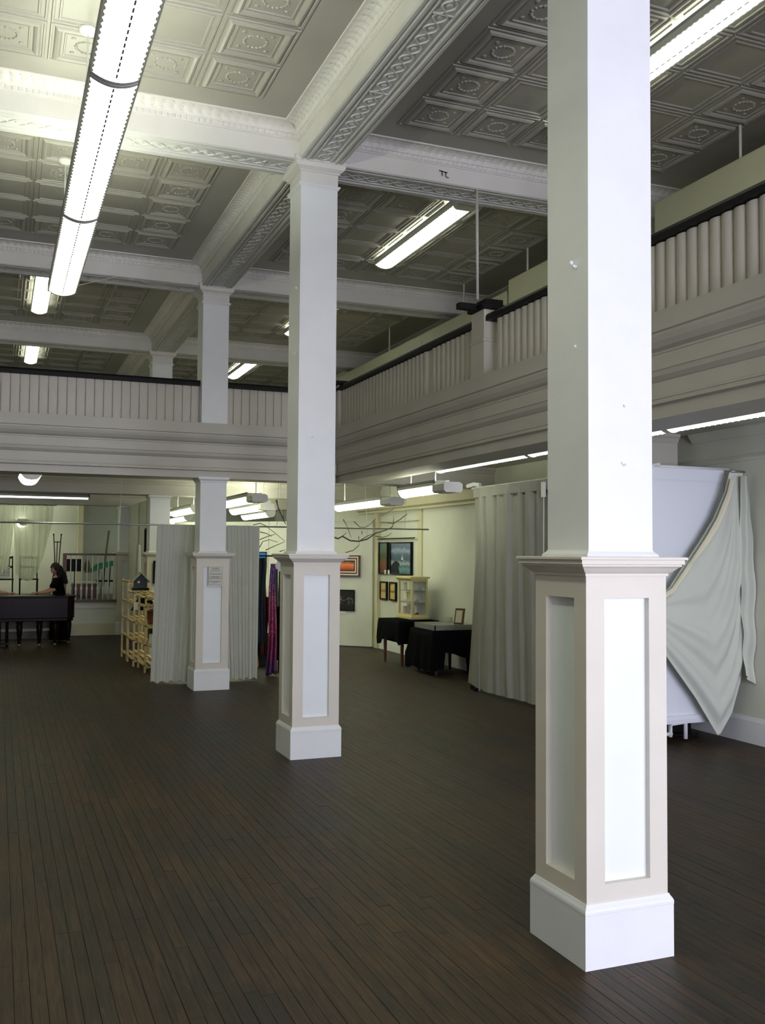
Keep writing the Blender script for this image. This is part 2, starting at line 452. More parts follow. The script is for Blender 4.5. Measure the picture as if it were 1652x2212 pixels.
# plain frieze strip below the cove on the right wall
struct(MB().box(XR - .03, XR, YF, YE, 5.60, 5.765).build(tname(), M['beam']))

# ------------------------------------------------------------ columns
def column_meshes():
    D = {}
    wbh, wp, wc, ws = .2457, .226, .299, .182
    D['base'] = MB().sq([(wbh, 0), (wbh, .243), (wbh + .001, .246), (wbh + .001, .258), (wbh - .002, .268), (wbh - .010, .280), (wp + .004, .291), (wp - .03, .292)]).mesh('base', M['white'])
    D['core'] = MB().sq([(wp - .036, .28), (wp - .036, 1.80)]).mesh('core', M['cream'])
    fr = MB(); d0 = wp - .036; ow = .126; zb, zt = .372, 1.688
    for (a0, a1, b0, b1) in ((-wp, -ow, .285, 1.80), (ow, wp, .285, 1.80), (-ow, ow, .285, zb), (-ow, ow, zt, 1.80)):
        fr.box(a0, a1, -wp, -d0, b0, b1); fr.box(a0, a1, d0, wp, b0, b1)
        fr.box(-wp, -d0, max(a0, -d0), min(a1, d0), b0, b1); fr.box(d0, wp, max(a0, -d0), min(a1, d0), b0, b1)
    D['frame'] = fr.mesh('panel_frame', M['cream'])
    D['panel'] = MB().box(-ow, ow, -d0 - .004, -d0 + .002, zb, zt).mesh('panel', M['panel'])
    D['cap'] = MB().sq([(wp - .02, 1.792), (wp + .008, 1.792), (wp + .008, 1.804), (wp + .012, 1.806), (wp + .022, 1.813), (wp + .040, 1.830), (wc - .020, 1.838), (wc - .020, 1.846), (wc - .010, 1.848), (wc - .010, 1.868), (wc, 1.870), (wc, 1.880), (wc - .004, 1.883)]).mesh('cap_moulding', M['cream'])
    D['collar'] = MB().sq([(ws + .022, 1.882), (ws + .020, 1.894), (ws + .004, 1.908), (ws + .001, 1.915)]).mesh('collar', M['white'])
    return D
CM = column_meshes()
def column(y, label, x=XC):
    c = thing('column', label, 'column', (x, y, 0))
    ws = .182
    for nm, k in (('base', 'base'), ('core', 'core'), ('panel_frame', 'frame'), ('cap_moulding', 'cap'), ('collar', 'collar')):
        inst(CM[k], nm, c, (0, 0, 0))
    for k in range(4): inst(CM['panel'], 'panel', c, (0, 0, 0), k * math.pi / 2)
    MB().sq([(ws, 1.883), (ws, 5.595)]).build('shaft', M['white'], c)
    wt = .262
    MB().sq([(ws - .01, 5.355), (ws + .006, 5.356), (ws + .010, 5.364), (ws + .024, 5.380), (ws + .024, 5.390), (ws + .006, 5.398), (ws - .01, 5.400)]).build('necking', M['white'], c)
    MB().sq([(ws, 5.40), (ws + .003, 5.401), (ws + .003, 5.505), (ws + .016, 5.507), (ws + .016, 5.519), (ws + .020, 5.520), (ws + .030, 5.528), (ws + .052, 5.545), (wt - .018, 5.572), (wt - .016, 5.582), (wt - .010, 5.583), (wt - .008, 5.618), (wt, 5.620), (wt, 5.632)]).build('capital', M['beam'], c)
    return c
cA = column(ROWS[0], 'nearest white square column with panelled pedestal, largest at right of the photo')
cB = column(ROWS[1], 'second white column from the viewer, capital and whole pedestal in full view')
cC = column(ROWS[2], 'third white column, rising through the far balcony, with a printed notice on its pedestal')
cD = column(ROWS[3], 'fourth white column, behind the far balcony, pedestal partly hidden by the hanging curtain')
cE = column(ROWS[4], 'farthest white column, standing at the end of the stage balustrade')
for c in (cC, cD, cE):
    MB().sq([(.183, 2.86), (.19, 2.865), (.19, 2.88), (.215, 2.905), (.215, 2.935), (.183, 2.936)]).build('lower_cap', M['white'], c)
# hooks and lumps stuck to the shafts
def lump(parent, loc, s=.012):
    mb = MB(); rl = random.Random(int(abs(loc[0] * 1000 + loc[2] * 77)))
    for k in range(4): mb.ball((loc[0] + rl.uniform(-s, s), loc[1] + rl.uniform(-s, s) * .5, loc[2] + rl.uniform(-s, s) * .6), s * rl.uniform(.4, .8), 6, 4)
    mb.build('paint_lump', M['panel'], parent, smooth=True)
lump(cA, (-.187, -.075, 3.30), .02); lump(cA, (.02, -.187, 2.61), .008); lump(cA, (.015, -.187, 2.33), .011); lump(cA, (-.187, -.08, 2.90), .006)
lump(cB, (-.187, -.09, 4.40), .013); lump(cB, (-.187, -.09, 3.78), .013); lump(cB, (-.05, -.187, 2.98), .010)
# notice on the third column
nt0 = MB().box(2.695, 2.895, 13.236, 13.246, 1.425, 1.70).build('notice', M['paper']); tag(nt0, 'small printed paper notice taped to the third column pedestal', 'notice')
nb = MB()
for (a, b, z) in ((2.735, 2.855, 1.672), (2.75, 2.85, 1.662), (2.725, 2.87, 1.645), (2.72, 2.87, 1.63), (2.712, 2.882, 1.60), (2.712, 2.878, 1.588), (2.705, 2.885, 1.562), (2.74, 2.85, 1.55), (2.712, 2.88, 1.538), (2.705, 2.885, 1.527), (2.71, 2.88, 1.495), (2.712, 2.87, 1.483), (2.76, 2.82, 1.47)):
    x = a
    while x < b:
        wd = random.uniform(.006, .018); nb.box(x, min(b, x + wd), 13.2345, 13.2365, z - .003, z + .003); x += wd + .004
for (a, b, c, d) in ((2.70, 2.89, 1.446, 1.449), (2.70, 2.89, 1.684, 1.687), (2.70, 2.703, 1.446, 1.687), (2.887, 2.89, 1.446, 1.687)): nb.box(a, b, 13.2345, 13.2365, c, d)
tag(nb.build('printed_lines', M['ink'], nt0), kind='stuff')

# ------------------------------------------------------------ balconies
PROF = [(.0, 3.66), (.15, 3.66), (.15, 3.515), (.132, 3.508), (.132, 3.488), (.118, 3.45), (.090, 3.412), (.055, 3.392), (.055, 3.376), (.047, 3.372), (.047, 3.262), (.038, 3.257), (.028, 3.222), (0, 3.192), (-.012, 3.185), (-.012, 3.078), (-.004, 3.072), (-.004, 3.060), (-.014, 3.056), (-.014, 3.040), (-.004, 3.036), (-.004, 3.024), (-.045, 3.015), (-.045, 2.918)]
def rib_mesh(rise, w=.12, h=.56, name='board'):
    mb = MB(); N = 10; v = []; f = []
    for i in range(N + 1):
        t = i / N; x = .002 + (w - .004) * t; y = -rise * (math.sin(math.pi * t) ** .6 if 0 < t < 1 else 0)
        v += [(x, y, 0), (x, y, h)]
    v += [(.002, .018, 0), (.002, .018, h), (w - .002, .018, 0), (w - .002, .018, h)]
    for i in range(N): f.append((2 * i, 2 * i + 2, 2 * i + 3, 2 * i + 1))
    n = 2 * N + 2
    f += [(0, 1, n + 1, n), (2 * N, n + 2, n + 3, 2 * N + 1), (n, n + 1, n + 3, n + 2)]
    mb.add(v, f); me = mb.mesh(name, M['board'])
    for p in list(me.polygons)[:N]: p.use_smooth = True
    return me
# far balcony (front along x)
YB = 13.24
fb = thing('far_balcony', 'far balcony with pale vertical boarding and black handrail crossing behind the third column', 'balcony', (0, YB, 0))
x0b, x1b = -7.1, 4.60
prof = [(-d, z) for d, z in PROF] + [(.50, 2.918), (.50, 3.2), (.44, 3.66)]
MB().prism(prof, 0, x0b, x1b - .05).build('entablature', M['balc'], fb)
bmF = rib_mesh(.004, .118)
x = XC - .184 - .118 * 33
while x < XC - .2: inst(bmF, 'board', fb, (x, .235, 3.66)); x += .118
x = XC + .184
while x < 4.46: inst(bmF, 'board', fb, (x, .235, 3.66)); x += .118
MB().box(-7.1, -1.3, .235, .26, 3.66, 4.22).build('boarding_end', M['board'], fb)
for xa, xb in ((-7.1, XC - .183), (XC + .183, 4.58)):
    MB().prism([(.17, 4.228), (.17, 4.27), (.18, 4.295), (.30, 4.295), (.31, 4.27), (.31, 4.228)], 0, xa, xb).build('handrail', M['black'], fb)
# right balcony (front along y)
XBR = 4.55
rb = thing('right_balcony', 'right-hand balcony with ribbed boarding and black handrail running along the room', 'balcony', (XBR, 0, 0))
prof = [(-d, z) for d, z in PROF] + [(.50, 2.918), (.50, 3.2), (.44, 3.66)]
MB().prism(prof, 1, 0.2, YB + .20).build('entablature', M['balc'], rb)
bmR = rib_mesh(.022, .118)
y = 2.6
while y < 13.3:
    if not (8.40 < y < 8.79) and abs(y - 9.98) > .06:
        inst(bmR, 'board', rb, (0, y, 3.66), -math.pi / 2)
    y += .118
MB().box(.0, .02, 9.9, 10.1, 3.66, 4.22).build('board_gap_backing', M['board'], rb)
# posts, rails
for (ya, yb) in ((.2, 8.52), (8.80, 13.30)):
    MB().prism([(-.06, 4.228), (-.06, 4.27), (-.05, 4.295), (.07, 4.295), (.08, 4.27), (.08, 4.228)], 1, ya, yb).build('handrail', M['black'], rb)
po = MB().sq([(.14, 3.66), (.14, 4.02), (.150, 4.03), (.150, 4.05), (.135, 4.06), (.135, 4.36)], 0.06, 8.66).build('post', M['board'], rb)
pc = MB(); pc.sq([(.10, 4.34), (.17, 4.36), (.17, 4.40), (.10, 4.42), (.10, 4.47)], .06, 8.66); pc.box(-.30, .36, 8.62, 8.70, 4.36, 4.42)
pc.build('post_cap', M['black'], rb)
pc = MB(); pc.sq([(.10, 4.30), (.17, 4.32), (.17, 4.36), (.10, 4.38)], .06, 13.15); pc.box(-.22, .3, 13.11, 13.19, 4.31, 4.36)
MB().sq([(.12, 3.66), (.12, 4.32)], .06, 13.15).build('post', M['board'], rb); pc.build('post_cap', M['black'], rb)
tag(MB().tube([(4.45, 8.62, 4.46), (4.44, 8.62, 5.60)], .015, 8).build('conduit_pole', M['rod'], None, True), 'thin grey conduit rising from the balcony post cap to the ceiling beam', 'pipe')
# lower ceilings (undersides of the balconies) and their beams
struct(MB().box(XL, XR, YB + .5, YE, ZLOW, ZLOW + .38).build('ceiling', M['lowceil']))
struct(MB().box(5.05, XR, YF, YB + .5, ZLOW, ZLOW + .38).build('ceiling', M['lowceil']))
def lowbeam(x0, x1, y0, y1, z0=2.94):
    mb = MB(); mb.prism([(y0 - .05, ZLOW), (y0 - .05, ZLOW - .03), (y0 - .03, ZLOW - .05), (y0 - .01, ZLOW - .09), (y0, ZLOW - .10), (y0, z0), (y1, z0), (y1, ZLOW - .10), (y1 + .01, ZLOW - .09), (y1 + .05, ZLOW - .03), (y1 + .05, ZLOW)], 0, x0, x1)
    return struct(mb.build(tname(), M['balc']))
lowbeam(XL, XR, 18.0, 18.44); lowbeam(XL, XR, 22.73, 23.17)
lowbeam(5.05, XR, 13.2, 13.66, 2.92); lowbeam(6.3, 6.92, 8.62, 9.04, 2.86); lowbeam(6.3, XR, 3.84, 4.26, 2.86)
# bulkhead and mouldings on the right wall under the balcony
struct(MB().prism([(XR, 2.70), (XR - .10, 2.70), (XR - .10, 2.74), (XR - .16, 2.77), (XR - .16, 2.93), (XR - .13, 2.95), (XR, 2.95)], 1, 9.05, 19).build(tname(), M['yellow']))
struct(MB().prism([(XR, 2.87), (XR - .02, 2.87), (XR - .035, 2.90), (XR - .02, 2.93), (XR, 2.93)], 1, 4.2, 9.0).build(tname(), M['wall']))
struct(MB().prism([(XR, 3.12), (XR - .02, 3.12), (XR - .08, 3.20), (XR - .08, 3.22), (XR, 3.22)], 1, 4.2, 8.6).build(tname(), M['wall']))
vg = MB()
vg.box(6.955, 6.966, 16.5, 17.1, 2.78, 2.93)
vo = vg.build('wall_vent', M['greybox']); tag(vo, 'small grey air vent in the yellowish bulkhead near the hanging lamps', 'vent')
for k in range(5): MB().box(6.945, 6.956, 16.52, 17.08, 2.795 + k * .026, 2.803 + k * .026).build('slat', M['rail'], vo)
# trims on the right wall
struct(MB().box(XR - .07, XR, 17.98, 18.18, 0, 2.70).build(tname(), M['yellow']))
struct(MB().box(XR - .025, XR, 15.92, 16.10, 0, 2.70).build(tname(), M['yellow']))
# ducts above the right balcony
def duct(y0, y1, z0, z1, lab, x0=6.26, rods=()):
    d = thing('duct', lab, 'duct', (x0, y0, z0))
    MB().box(0, XR - x0 - .01, 0, y1 - y0, 0, z1 - z0).build('casing', M['duct'], d, bevel=.02)
    for yr in rods: MB().tube([(.02, yr - y0, z1 - z0), (.02, yr - y0, ZC - z0)], .013, 6).build('hanger_rod', M['rod'], d)
    return d
duct(3.6, 8.15, 4.7, 5.56, 'boxed duct hung above the right balcony, nearest the viewer', rods=(6.91, 4.4))
duct(9.2, 11.24, 4.7, 5.56, 'boxed duct above the right balcony beyond the post-mounted pole', rods=(10.76,))
d3 = duct(11.30, 18.9, 4.7, 5.43, 'long lower duct above the far end of the right balcony, with a vent grille', rods=(12.6, 15.5))
g3 = MB()
g3.box(-.01, 0.0, 2.75, 3.35, .52, .62)
g3.build('grille', M['greybox'], d3)

# ------------------------------------------------------------ light fixtures
def fixture_meshes(L, wd, dp):
    D = {}; h = wd / 2
    def prof(x): return -dp + dp * abs(x / h) ** (2 if dp < .06 else 3.2)
    for s, nm in ((-1, 'l'), (1, 'r')):
        mb = MB(); pts = [(s * (.004 + (h - .014) * i / 6), 0) for i in range(7)]
        pts = [(x, prof(x)) for x, _ in pts]
        v = [(x, y, z) for y in (.03, L - .03) for x, z in pts]; n = len(pts)
        v += [(x, y, z + .006) for y in (.03, L - .03) for x, z in pts]
        f = [(i, i + 1, i + 1 + n, i + n) for i in range(n - 1)] + [(2 * n + i, 2 * n + i + 1, 3 * n + i + 1, 3 * n + i) for i in range(n - 1)]
        mb.add(v, f); D[nm] = mb.mesh('lens', M['lens'], True)
    mb = MB()
    # tray: dark edge rails, sides, scalloped edge
    mb.box(-h, -h + .010, 0, L, -.012, .030); mb.box(h - .010, h, 0, L, -.012, .030)
    mb.box(-h, h, 0, L, .030, .036)
    for s in (-1, 1):
        k = .06
        while k < L - .03:
            mb.add([(s * (h - .010), k, -.010), (s * (h - .022), k + .03, -.012), (s * (h - .010), k + .06, -.010)], [(0, 1, 2)]); k += .06
    D['tray'] = mb.mesh('tray', M['greybox'])
    mb = MB(); uw = .85 if wd == .278 else .45; mb.box(-h * uw, h * uw, .02, L - .02, .036, .050); D['up'] = mb.mesh('upper_lamp', M['up'])
    mb = MB(); mb.box(-h, -h + .006, 0, L, .030, .062); mb.box(h - .006, h, 0, L, .030, .062)
    D['side'] = mb.mesh('side_rail', M['rail'])
    pts = [(h * (-1 + 2 * i / 10)) for i in range(11)]
    poly = [(x, prof(x) - .006) for x in pts] + [(h, .05), (-h, .05)]
    D['end'] = MB().prism(poly, 1, 0, .032).mesh('end_band', M['whitebox'])
    mb = MB(); k = .05
    while k < L - .08: mb.box(-.005, .005, k, k + .045, -dp - .003, -dp + .001); k += .07
    D['seam'] = mb.mesh('seam', M['rail'])
    return D
FX = {}
SL = 'strip lights under the right balcony edge'
UB = 'fluorescent lights under the balconies'
def fixture(x, y, z, L, wd, label, group=None, rods=None, box=None, up=True, rz=0, canopy=None):
    dp = .11 if group == UB and up else .045
    key = (round(L, 2), wd, dp)
    if key not in FX: FX[key] = fixture_meshes(L, wd, dp)
    D = FX[key]
    dim = not up
    f = thing('fluorescent_light', label, 'ceiling light', (x, y, z + dp), rz, group)
    for kk in ('l', 'r'):
        lo = inst(D[kk], 'lens', f, (0, 0, 0))
        if dim: lo.material_slots[0].link = 'OBJECT'; lo.material_slots[0].material = M['lens2']
    inst(D['tray'], 'tray', f, (0, 0, 0))
    if up: inst(D['up'], 'upper_lamp', f, (0, 0, 0))
    inst(D['side'], 'side_rail', f, (0, 0, 0)); inst(D['end'], 'end_band', f, (0, 0, 0)); inst(D['end'], 'end_band', f, (0, L - .032, 0))
    tag(inst(D['seam'], 'seam', f, (0, 0, 0)), kind='stuff')
    if box:
        zq = -.06 if dp > .06 else 0
        MB().prism([(-.13, zq - .03), (-.10, zq - .055), (.10, zq - .055), (.13, zq - .03), (.13, zq + .05), (.09, zq + .075), (-.09, zq + .075), (-.13, zq + .05)], 1, -box, .02).build('end_box', M['whitebox'], f)
    if rods:
        zt = rods[0]
        for yy in rods[1:]:
            MB().tube([(0, yy, .03), (0, yy, zt - z - dp)], .007, 6).build('hanger_rod', M['rod'], f)
    if canopy:
        for yy in canopy:
            MB().lathe([(.075, ZC - z - dp - .001), (.072, ZC - z - dp - .02), (.055, ZC - z - dp - .04), (.02, ZC - z - dp - .055)], 0, yy, 16).build('canopy', M['whitebox'], f, True)
    return f
# the long row over the middle of the room
HZ = 4.514
row = 'row of tandem fluorescent lights hung over the middle of the room'
fixture(.551, .66, HZ, 2.40, .278, 'nearest hung fluorescent unit of the long middle row, above the frame', row, (ZC, .4, 2.0))
fixture(.551, 3.08, HZ, 2.41, .278, 'second hung fluorescent unit of the long middle row, cut by the top edge', row, (ZC, .4, 2.0))
fixture(.551, 5.50, HZ, 2.42, .278, 'third hung fluorescent unit of the long middle row, between the two joints', row, (ZC, 2.03,), canopy=(2.03,))
fixture(.551, 7.93, HZ, 2.41, .278, 'hung fluorescent unit at the far end of the long middle row', row, (ZC, 2.25), canopy=(2.25,))
CL = 'fluorescent lights close under the tin ceiling'
ZF = 5.725
fixture(.53, 14.0, ZF, 2.44, .26, 'close-ceiling fluorescent light just beyond the end of the long middle row', CL, (ZC, .3, 2.1))
fixture(.53, 18.5, ZF, 2.44, .26, 'close-ceiling fluorescent light at far left, low above the far handrail', CL, (ZC, .3, 2.1))
fixture(4.74, 5.0, ZF, 2.44, .27, 'close-ceiling fluorescent light at upper right, beside the nearest column', CL, (ZC, .3, 2.1))
fixture(4.74, 9.5, ZF, 2.44, .27, 'close-ceiling fluorescent light between the two nearest columns, over the right bay', CL, (ZC, .3, 2.1), box=.10)
fixture(4.74, 13.93, ZF, 2.44, .27, 'close-ceiling fluorescent light mostly hidden behind the second column', CL, (ZC, .3, 2.1))
fixture(4.74, 18.5, ZF, 2.44, .27, 'close-ceiling fluorescent light above the far handrail between third and second columns', CL, (ZC, .3, 2.1))
UB = 'fluorescent lights under the balconies'
fixture(5.28, 11.2, 2.67, 1.25, .22, 'short hung lamp with white end box, in front of the white curtained booth end', UB, (ZLOW, .2, 1.0), box=.33)
fixture(5.90, 14.6, 2.67, 2.44, .24, 'hung lamp with grey end box just right of the second column', UB, (ZLOW, -.1, 2.1), box=.40)
fixture(3.85, 15.3, 2.70, 2.44, .24, 'hung lamp with large grey end box right of the third column', UB, (ZLOW, -.1, 2.1), box=.36)
fixture(4.5, 17.1, 2.66, 2.44, .24, 'thin hung lamp with small end box, second of those between third and second columns', UB, (ZLOW, .1, 2.1), box=.2)
fixture(5.45, 20.2, 2.66, 2.3, .24, 'farthest thin hung lamp between third and second columns', UB, (ZLOW, .3, 2.0))
fixture(3.58, 18.8, 2.66, 2.44, .24, 'hung lamp seen above the curtain left of the third column', UB, (ZLOW, .3, 2.1))
fixture(.40, 13.80, 2.86, 1.3, .30, 'bright bowed lamp under the far balcony at left', UB, (ZLOW, .2, 1.1))
fixture(1.75, 20.9, 2.97, 2.5, .16, 'narrow lamp lying across the view under the far balcony at left', UB, (ZLOW, .3, 2.1), up=False, rz=math.pi / 2)
SL = 'strip lights under the right balcony edge'
fixture(5.62, 9.55, 3.0, 2.44, .20, 'strip light under the right balcony, farthest, left of the nearest column', SL, up=False)
fixture(5.62, 7.10, 3.0, 2.44, .20, 'strip light under the right balcony, middle of the line, behind the nearest column', SL, up=False)
fixture(5.62, 4.65, 3.0, 2.44, .20, 'strip light under the right balcony, right of the nearest column', SL, up=False)
fixture(.55, 24.6, 2.50, 2.44, .24, 'lamp glowing behind the sheer curtain on the stage', UB, (ZLOW, .3, 2.0))
for k_, y_ in enumerate((.3, 5.0, 9.5)):  # out-of-view lamps added to put more light on the left-facing column sides
    fixture(-4.74, y_, ZF, 2.44, .27, 'unseen close-ceiling light added over the left bay to brighten the column sides, %s one' % ('nearest', 'middle', 'farthest')[k_], CL, (ZC, .3, 2.1))
fixture(-1.3, 19.0, 2.70, 2.44, .24, 'unseen hung lamp added left of the piano to brighten under the far balcony', UB, (ZLOW, .3, 2.0))  # added out of view, lifts the dim area round the far columns
fixture(-1.5, 24.4, 2.60, 2.0, .24, 'unseen lamp added at the left of the stage to brighten it', UB, (ZLOW, .3, 1.6))  # added out of view as extra light for the stage
fixture(4.3, 23.6, 2.66, 2.44, .24, 'extra lamp added over the stage behind the partition to brighten the far end', UB, (ZLOW, .3, 2.1))  # added behind the partition as extra light, no known fixture
# bent wire left on the beam
tag(MB().tube([(4.0, 8.585, 5.71), (4.09, 8.585, 5.70)], .005, 5).tube([(4.03, 8.583, 5.705), (4.03, 8.57, 5.655)], .004, 5).tube([(4.07, 8.583, 5.70), (4.07, 8.57, 5.65), (4.10, 8.57, 5.645)], .004, 5).build('bent_wire', M['black']), 'small bent black wire hook on the beam face right of the second column', 'hook')
# cord from the light row to the third column
tag(MB().tube([(.62, 10.3, 4.6), (1.2, 11.2, 5.02), (1.9, 12.4, 5.30), (2.52, 13.22, 5.44)], .004, 5).build('cord', M['rod']), 'thin pale cord slung from the light row to the third column capital', 'cord')

# ------------------------------------------------------------ partition and art beyond the right bay
dv = Vector((-1, 1, 0)).normalized()
pt = thing('partition', 'angled white free-standing partition hung with pictures behind the second column', 'partition', (7.03, 18.15, 0), R(135))
Lp = (Vector((3.64, 21.54, 0)) - Vector((7.03, 18.15, 0))).length
k = 0
while k * 1.2 < Lp:
    MB().box(k * 1.2 + .004, min(Lp, (k + 1) * 1.2) - .004, -.03, .03, 0.02, 2.55).build('panel', M['wall'], pt); k += 1
def img(name, stops, scale=2.0, detail=5, dist=1.0, mix=.35, axis='Z'):
    m = bpy.data.materials.new(name); m.use_nodes = True; nt = m.node_tree; b = nt.nodes['Principled BSDF']; b.inputs['Roughness'].default_value = .4
    tc = nt.nodes.new('ShaderNodeTexCoord'); sp = nt.nodes.new('ShaderNodeSeparateXYZ'); nt.links.new(tc.outputs['Generated'], sp.inputs[0])
    n = nt.nodes.new('ShaderNodeTexNoise'); n.inputs['Scale'].default_value = scale; n.inputs['Detail'].default_value = detail; n.inputs['Distortion'].default_value = dist
    nt.links.new(tc.outputs['Object'], n.inputs['Vector'])
    ml = nt.nodes.new('ShaderNodeMath'); ml.operation = 'MULTIPLY_ADD'; nt.links.new(n.outputs[0], ml.inputs[0]); ml.inputs[1].default_value = mix * 2
    nt.links.new(sp.outputs[axis], ml.inputs[2]); m2 = nt.nodes.new('ShaderNodeMath'); m2.operation = 'SUBTRACT'; nt.links.new(ml.outputs[0], m2.inputs[0]); m2.inputs[1].default_value = mix
    r = nt.nodes.new('ShaderNodeValToRGB'); cr = r.color_ramp
    while len(cr.elements) > 1: cr.elements.remove(cr.elements[0])
    cr.elements[0].position = stops[0][0]; cr.elements[0].color = (*stops[0][1], 1)
    for p, c in stops[1:]:
        e = cr.elements.new(p); e.color = (*c, 1)
    nt.links.new(m2.outputs[0], r.inputs[0]); nt.links.new(r.outputs[0], b.inputs['Base Color']); return m
M['sea'] = img('sea_painting', [(0, (.03, .10, .13)), (.18, (.12, .28, .30)), (.25, (.03, .09, .12)), (.36, (.35, .45, .46)), (.45, (.03, .08, .13)), (.62, (.06, .13, .22)), (.75, (.30, .36, .45)), (.85, (.08, .15, .26)), (1, (.16, .22, .34))], 3.2, 8, 1.2, .17)
M['field'] = img('field_painting', [(0, (.12, .04, .015)), (.3, (.25, .07, .03)), (.45, (.10, .09, .03)), (.6, (.07, .11, .04)), (1, (.12, .20, .18))], 9, 6, 1, .2)
M['sunset'] = img('orange_painting', [(0, (.25, .03, .01)), (.35, (.75, .16, .04)), (.6, (.85, .30, .12)), (1, (.10, .01, .01))], 4, 3, .5, .2)
M['bw'] = img('dark_photo', [(0, (.01, .01, .01)), (.45, (.02, .02, .02)), (.55, (.20, .20, .19)), (.62, (.02, .02, .02)), (1, (.015, .015, .015))], 4, 2, 2, .6)
M['gold'] = img('golden_print', [(0, (.65, .50, .16)), (.38, (.62, .45, .12)), (.48, (.30, .08, .02)), (.58, (.62, .45, .12)), (1, (.68, .52, .18))], 6, 2, .3, .08)
M['bluepic'] = img('blue_painting', [(0, (.30, .40, .45)), (.3, (.05, .22, .55)), (1, (.02, .12, .45))], 4, 3, 1, .3)
M['floral'] = img('floral_silk', [(0, (.02, .02, .08)), (.42, (.22, .012, .05)), (.52, (.36, .015, .05)), (.60, (.18, .012, .08)), (.68, (.60, .25, .28)), (.74, (.25, .02, .10)), (1, (.04, .03, .18))], 16, 5, 2, .95)
M['greyscarf'] = img('grey_green_scarf', [(0, (.05, .08, .14)), (.5, (.07, .09, .05)), (1, (.05, .07, .06))], 5, 3, 1, .3)
M['yellowcloth'] = mat('mustard_cloth', (.42, .26, .04), .8)
M['darkteal'] = mat('dark_teal_cloth', (.008, .018, .028), .85, var=.4, vscale=8)
M['case'] = mat('case_paint', (.62, .55, .25), .4)
M['redcard'] = mat('red_card', (.50, .14, .12), .6)
M['bluecard'] = mat('blue_card', (.28, .40, .50), .6)
M['tray'] = mat('tray_grey', (.22, .225, .20), .3)
M['redbag'] = mat('dark_red_cloth', (.10, .015, .01), .8)
def picture(name, label, w, h, loc, rz, image, frame=None, fw=.03, depth=.04, cat='painting', group=None):
    p = thing(name, label, cat, loc, rz, group)
    MB().box(-w / 2 + fw * .8, w / 2 - fw * .8, -depth * .55, 0, -h / 2 + fw * .8, h / 2 - fw * .8).build('canvas', image, p)
    f = MB()
    for (a, b, c, d) in ((-w / 2, w / 2, h / 2 - fw, h / 2), (-w / 2, w / 2, -h / 2, -h / 2 + fw), (-w / 2, -w / 2 + fw, -h / 2 + fw, h / 2 - fw), (w / 2 - fw, w / 2, -h / 2 + fw, h / 2 - fw)):
        f.box(a, b, -depth, 0, c, d)
    f.build('frame', frame or M['black'], p); return p
RW = -math.pi / 2   # facing -x
sp_ = picture('sea_painting', 'blue painting of waves and rocks in a black frame on the right wall', 1.03, .62, (XR - .005, 16.86, 1.80), RW, M['sea'], fw=.022, depth=.05)
MB().prism([(-.49, -.28), (-.05, -.28), (-.12, -.17), (-.05, -.10), (-.20, -.05), (-.36, -.08), (-.49, -.16)], 1, -.031, -.028).build('painted_rocks', M['darkteal'], sp_)
MB().prism([(.02, -.02), (.10, -.03), (.12, .01), (.08, .015), (.075, .07), (.05, .02)], 1, -.031, -.028).build('painted_surf', M['screen'], sp_)
picture('field_painting', 'green and red landscape painting in a black frame, left of the sea painting', .46, .63, (XR - .005, 17.74, 1.80), RW, M['field'], fw=.022, depth=.05)
picture('golden_print', 'small golden print in a black frame, left one of the pair above the black-draped table', .35, .36, (XR - .005, 17.74, 1.16), RW, M['gold'], fw=.03)
picture('golden_print', 'small golden print in a black frame, right one of the pair, beside the display case', .33, .36, (XR - .005, 17.26, 1.16), RW, M['gold'], fw=.03)
for (y, z) in ((17.58, 1.52), (17.40, 1.52)):
    tag(MB().box(XR - .062, XR - .058, y - .045, y + .045, z - .03, z + .05).build('price_tag', M['paper']), 'small white tag at the lower %s corner of the %s painting' % (('right', 'field') if y > 17.5 else ('left', 'sea')), 'tag')
tag(MB().tube([(XR - .06, 16.15, 2.18), (XR - .06, 18.0, 2.18)], .012, 6).build('picture_rail', M['black']), 'dark rail on the right wall just above the two larger paintings', 'rail')
tag(MB().tube([(XR - .06, 16.0, 2.50), (XR - .06, 17.9, 2.50)], .008, 6).build('picture_rail', M['greybox']), 'thin grey rail high on the right wall, under the bulkhead', 'rail')
def onpart(x, y): return (x - .03, y - .03)
AF = R(-45)
def striped():
    p = thing('framed_painting', 'orange sunset painting in a wide striped frame on the partition', 'painting', (6.555 - .03, 18.625 - .03, 1.635), AF)
    W, H = .82, .43
    MB().box(-W / 2 + .13, W / 2 - .13, -.02, 0, -H / 2 + .115, H / 2 - .115).build('canvas', M['sunset'], p)
    for k in range(5):
        o = k * .026; f = MB(); w2 = W / 2 - o; h2 = H / 2 - o; t = .026; dd = .05 - k * .005
        for (a, b, c, d) in ((-w2, w2, h2 - t, h2), (-w2, w2, -h2, -h2 + t), (-w2, -w2 + t, -h2 + t, h2 - t), (w2 - t, w2, -h2 + t, h2 - t)): f.box(a, b, -dd, 0, c, d)
        f.build('frame_band', M['redwood'] if k % 2 == 0 else M['paper'], p)
striped()
picture('dark_photograph', 'dark photograph without mount on the partition below the striped frame', .74, .43, (6.50 - .03, 18.68 - .03, .935), AF, M['bw'], fw=.02, depth=.02, cat='photograph')
tag(MB().box(-.07, .07, -.008, 0, -.04, .04).build('label_card', M['paper']), 'small blank card on the partition under the dark photograph', 'card')
o = bpy.data.objects['label_card']; o.location = (6.57 - .03, 18.61 - .03, .70); o.rotation_euler = (0, 0, AF)
picture('blue_painting', 'small blue painting on a dark board behind the hanging clothes', .24, .30, (5.22 - .03, 19.96 - .03, 1.76), AF, M['bluepic'], fw=.012, depth=.02)
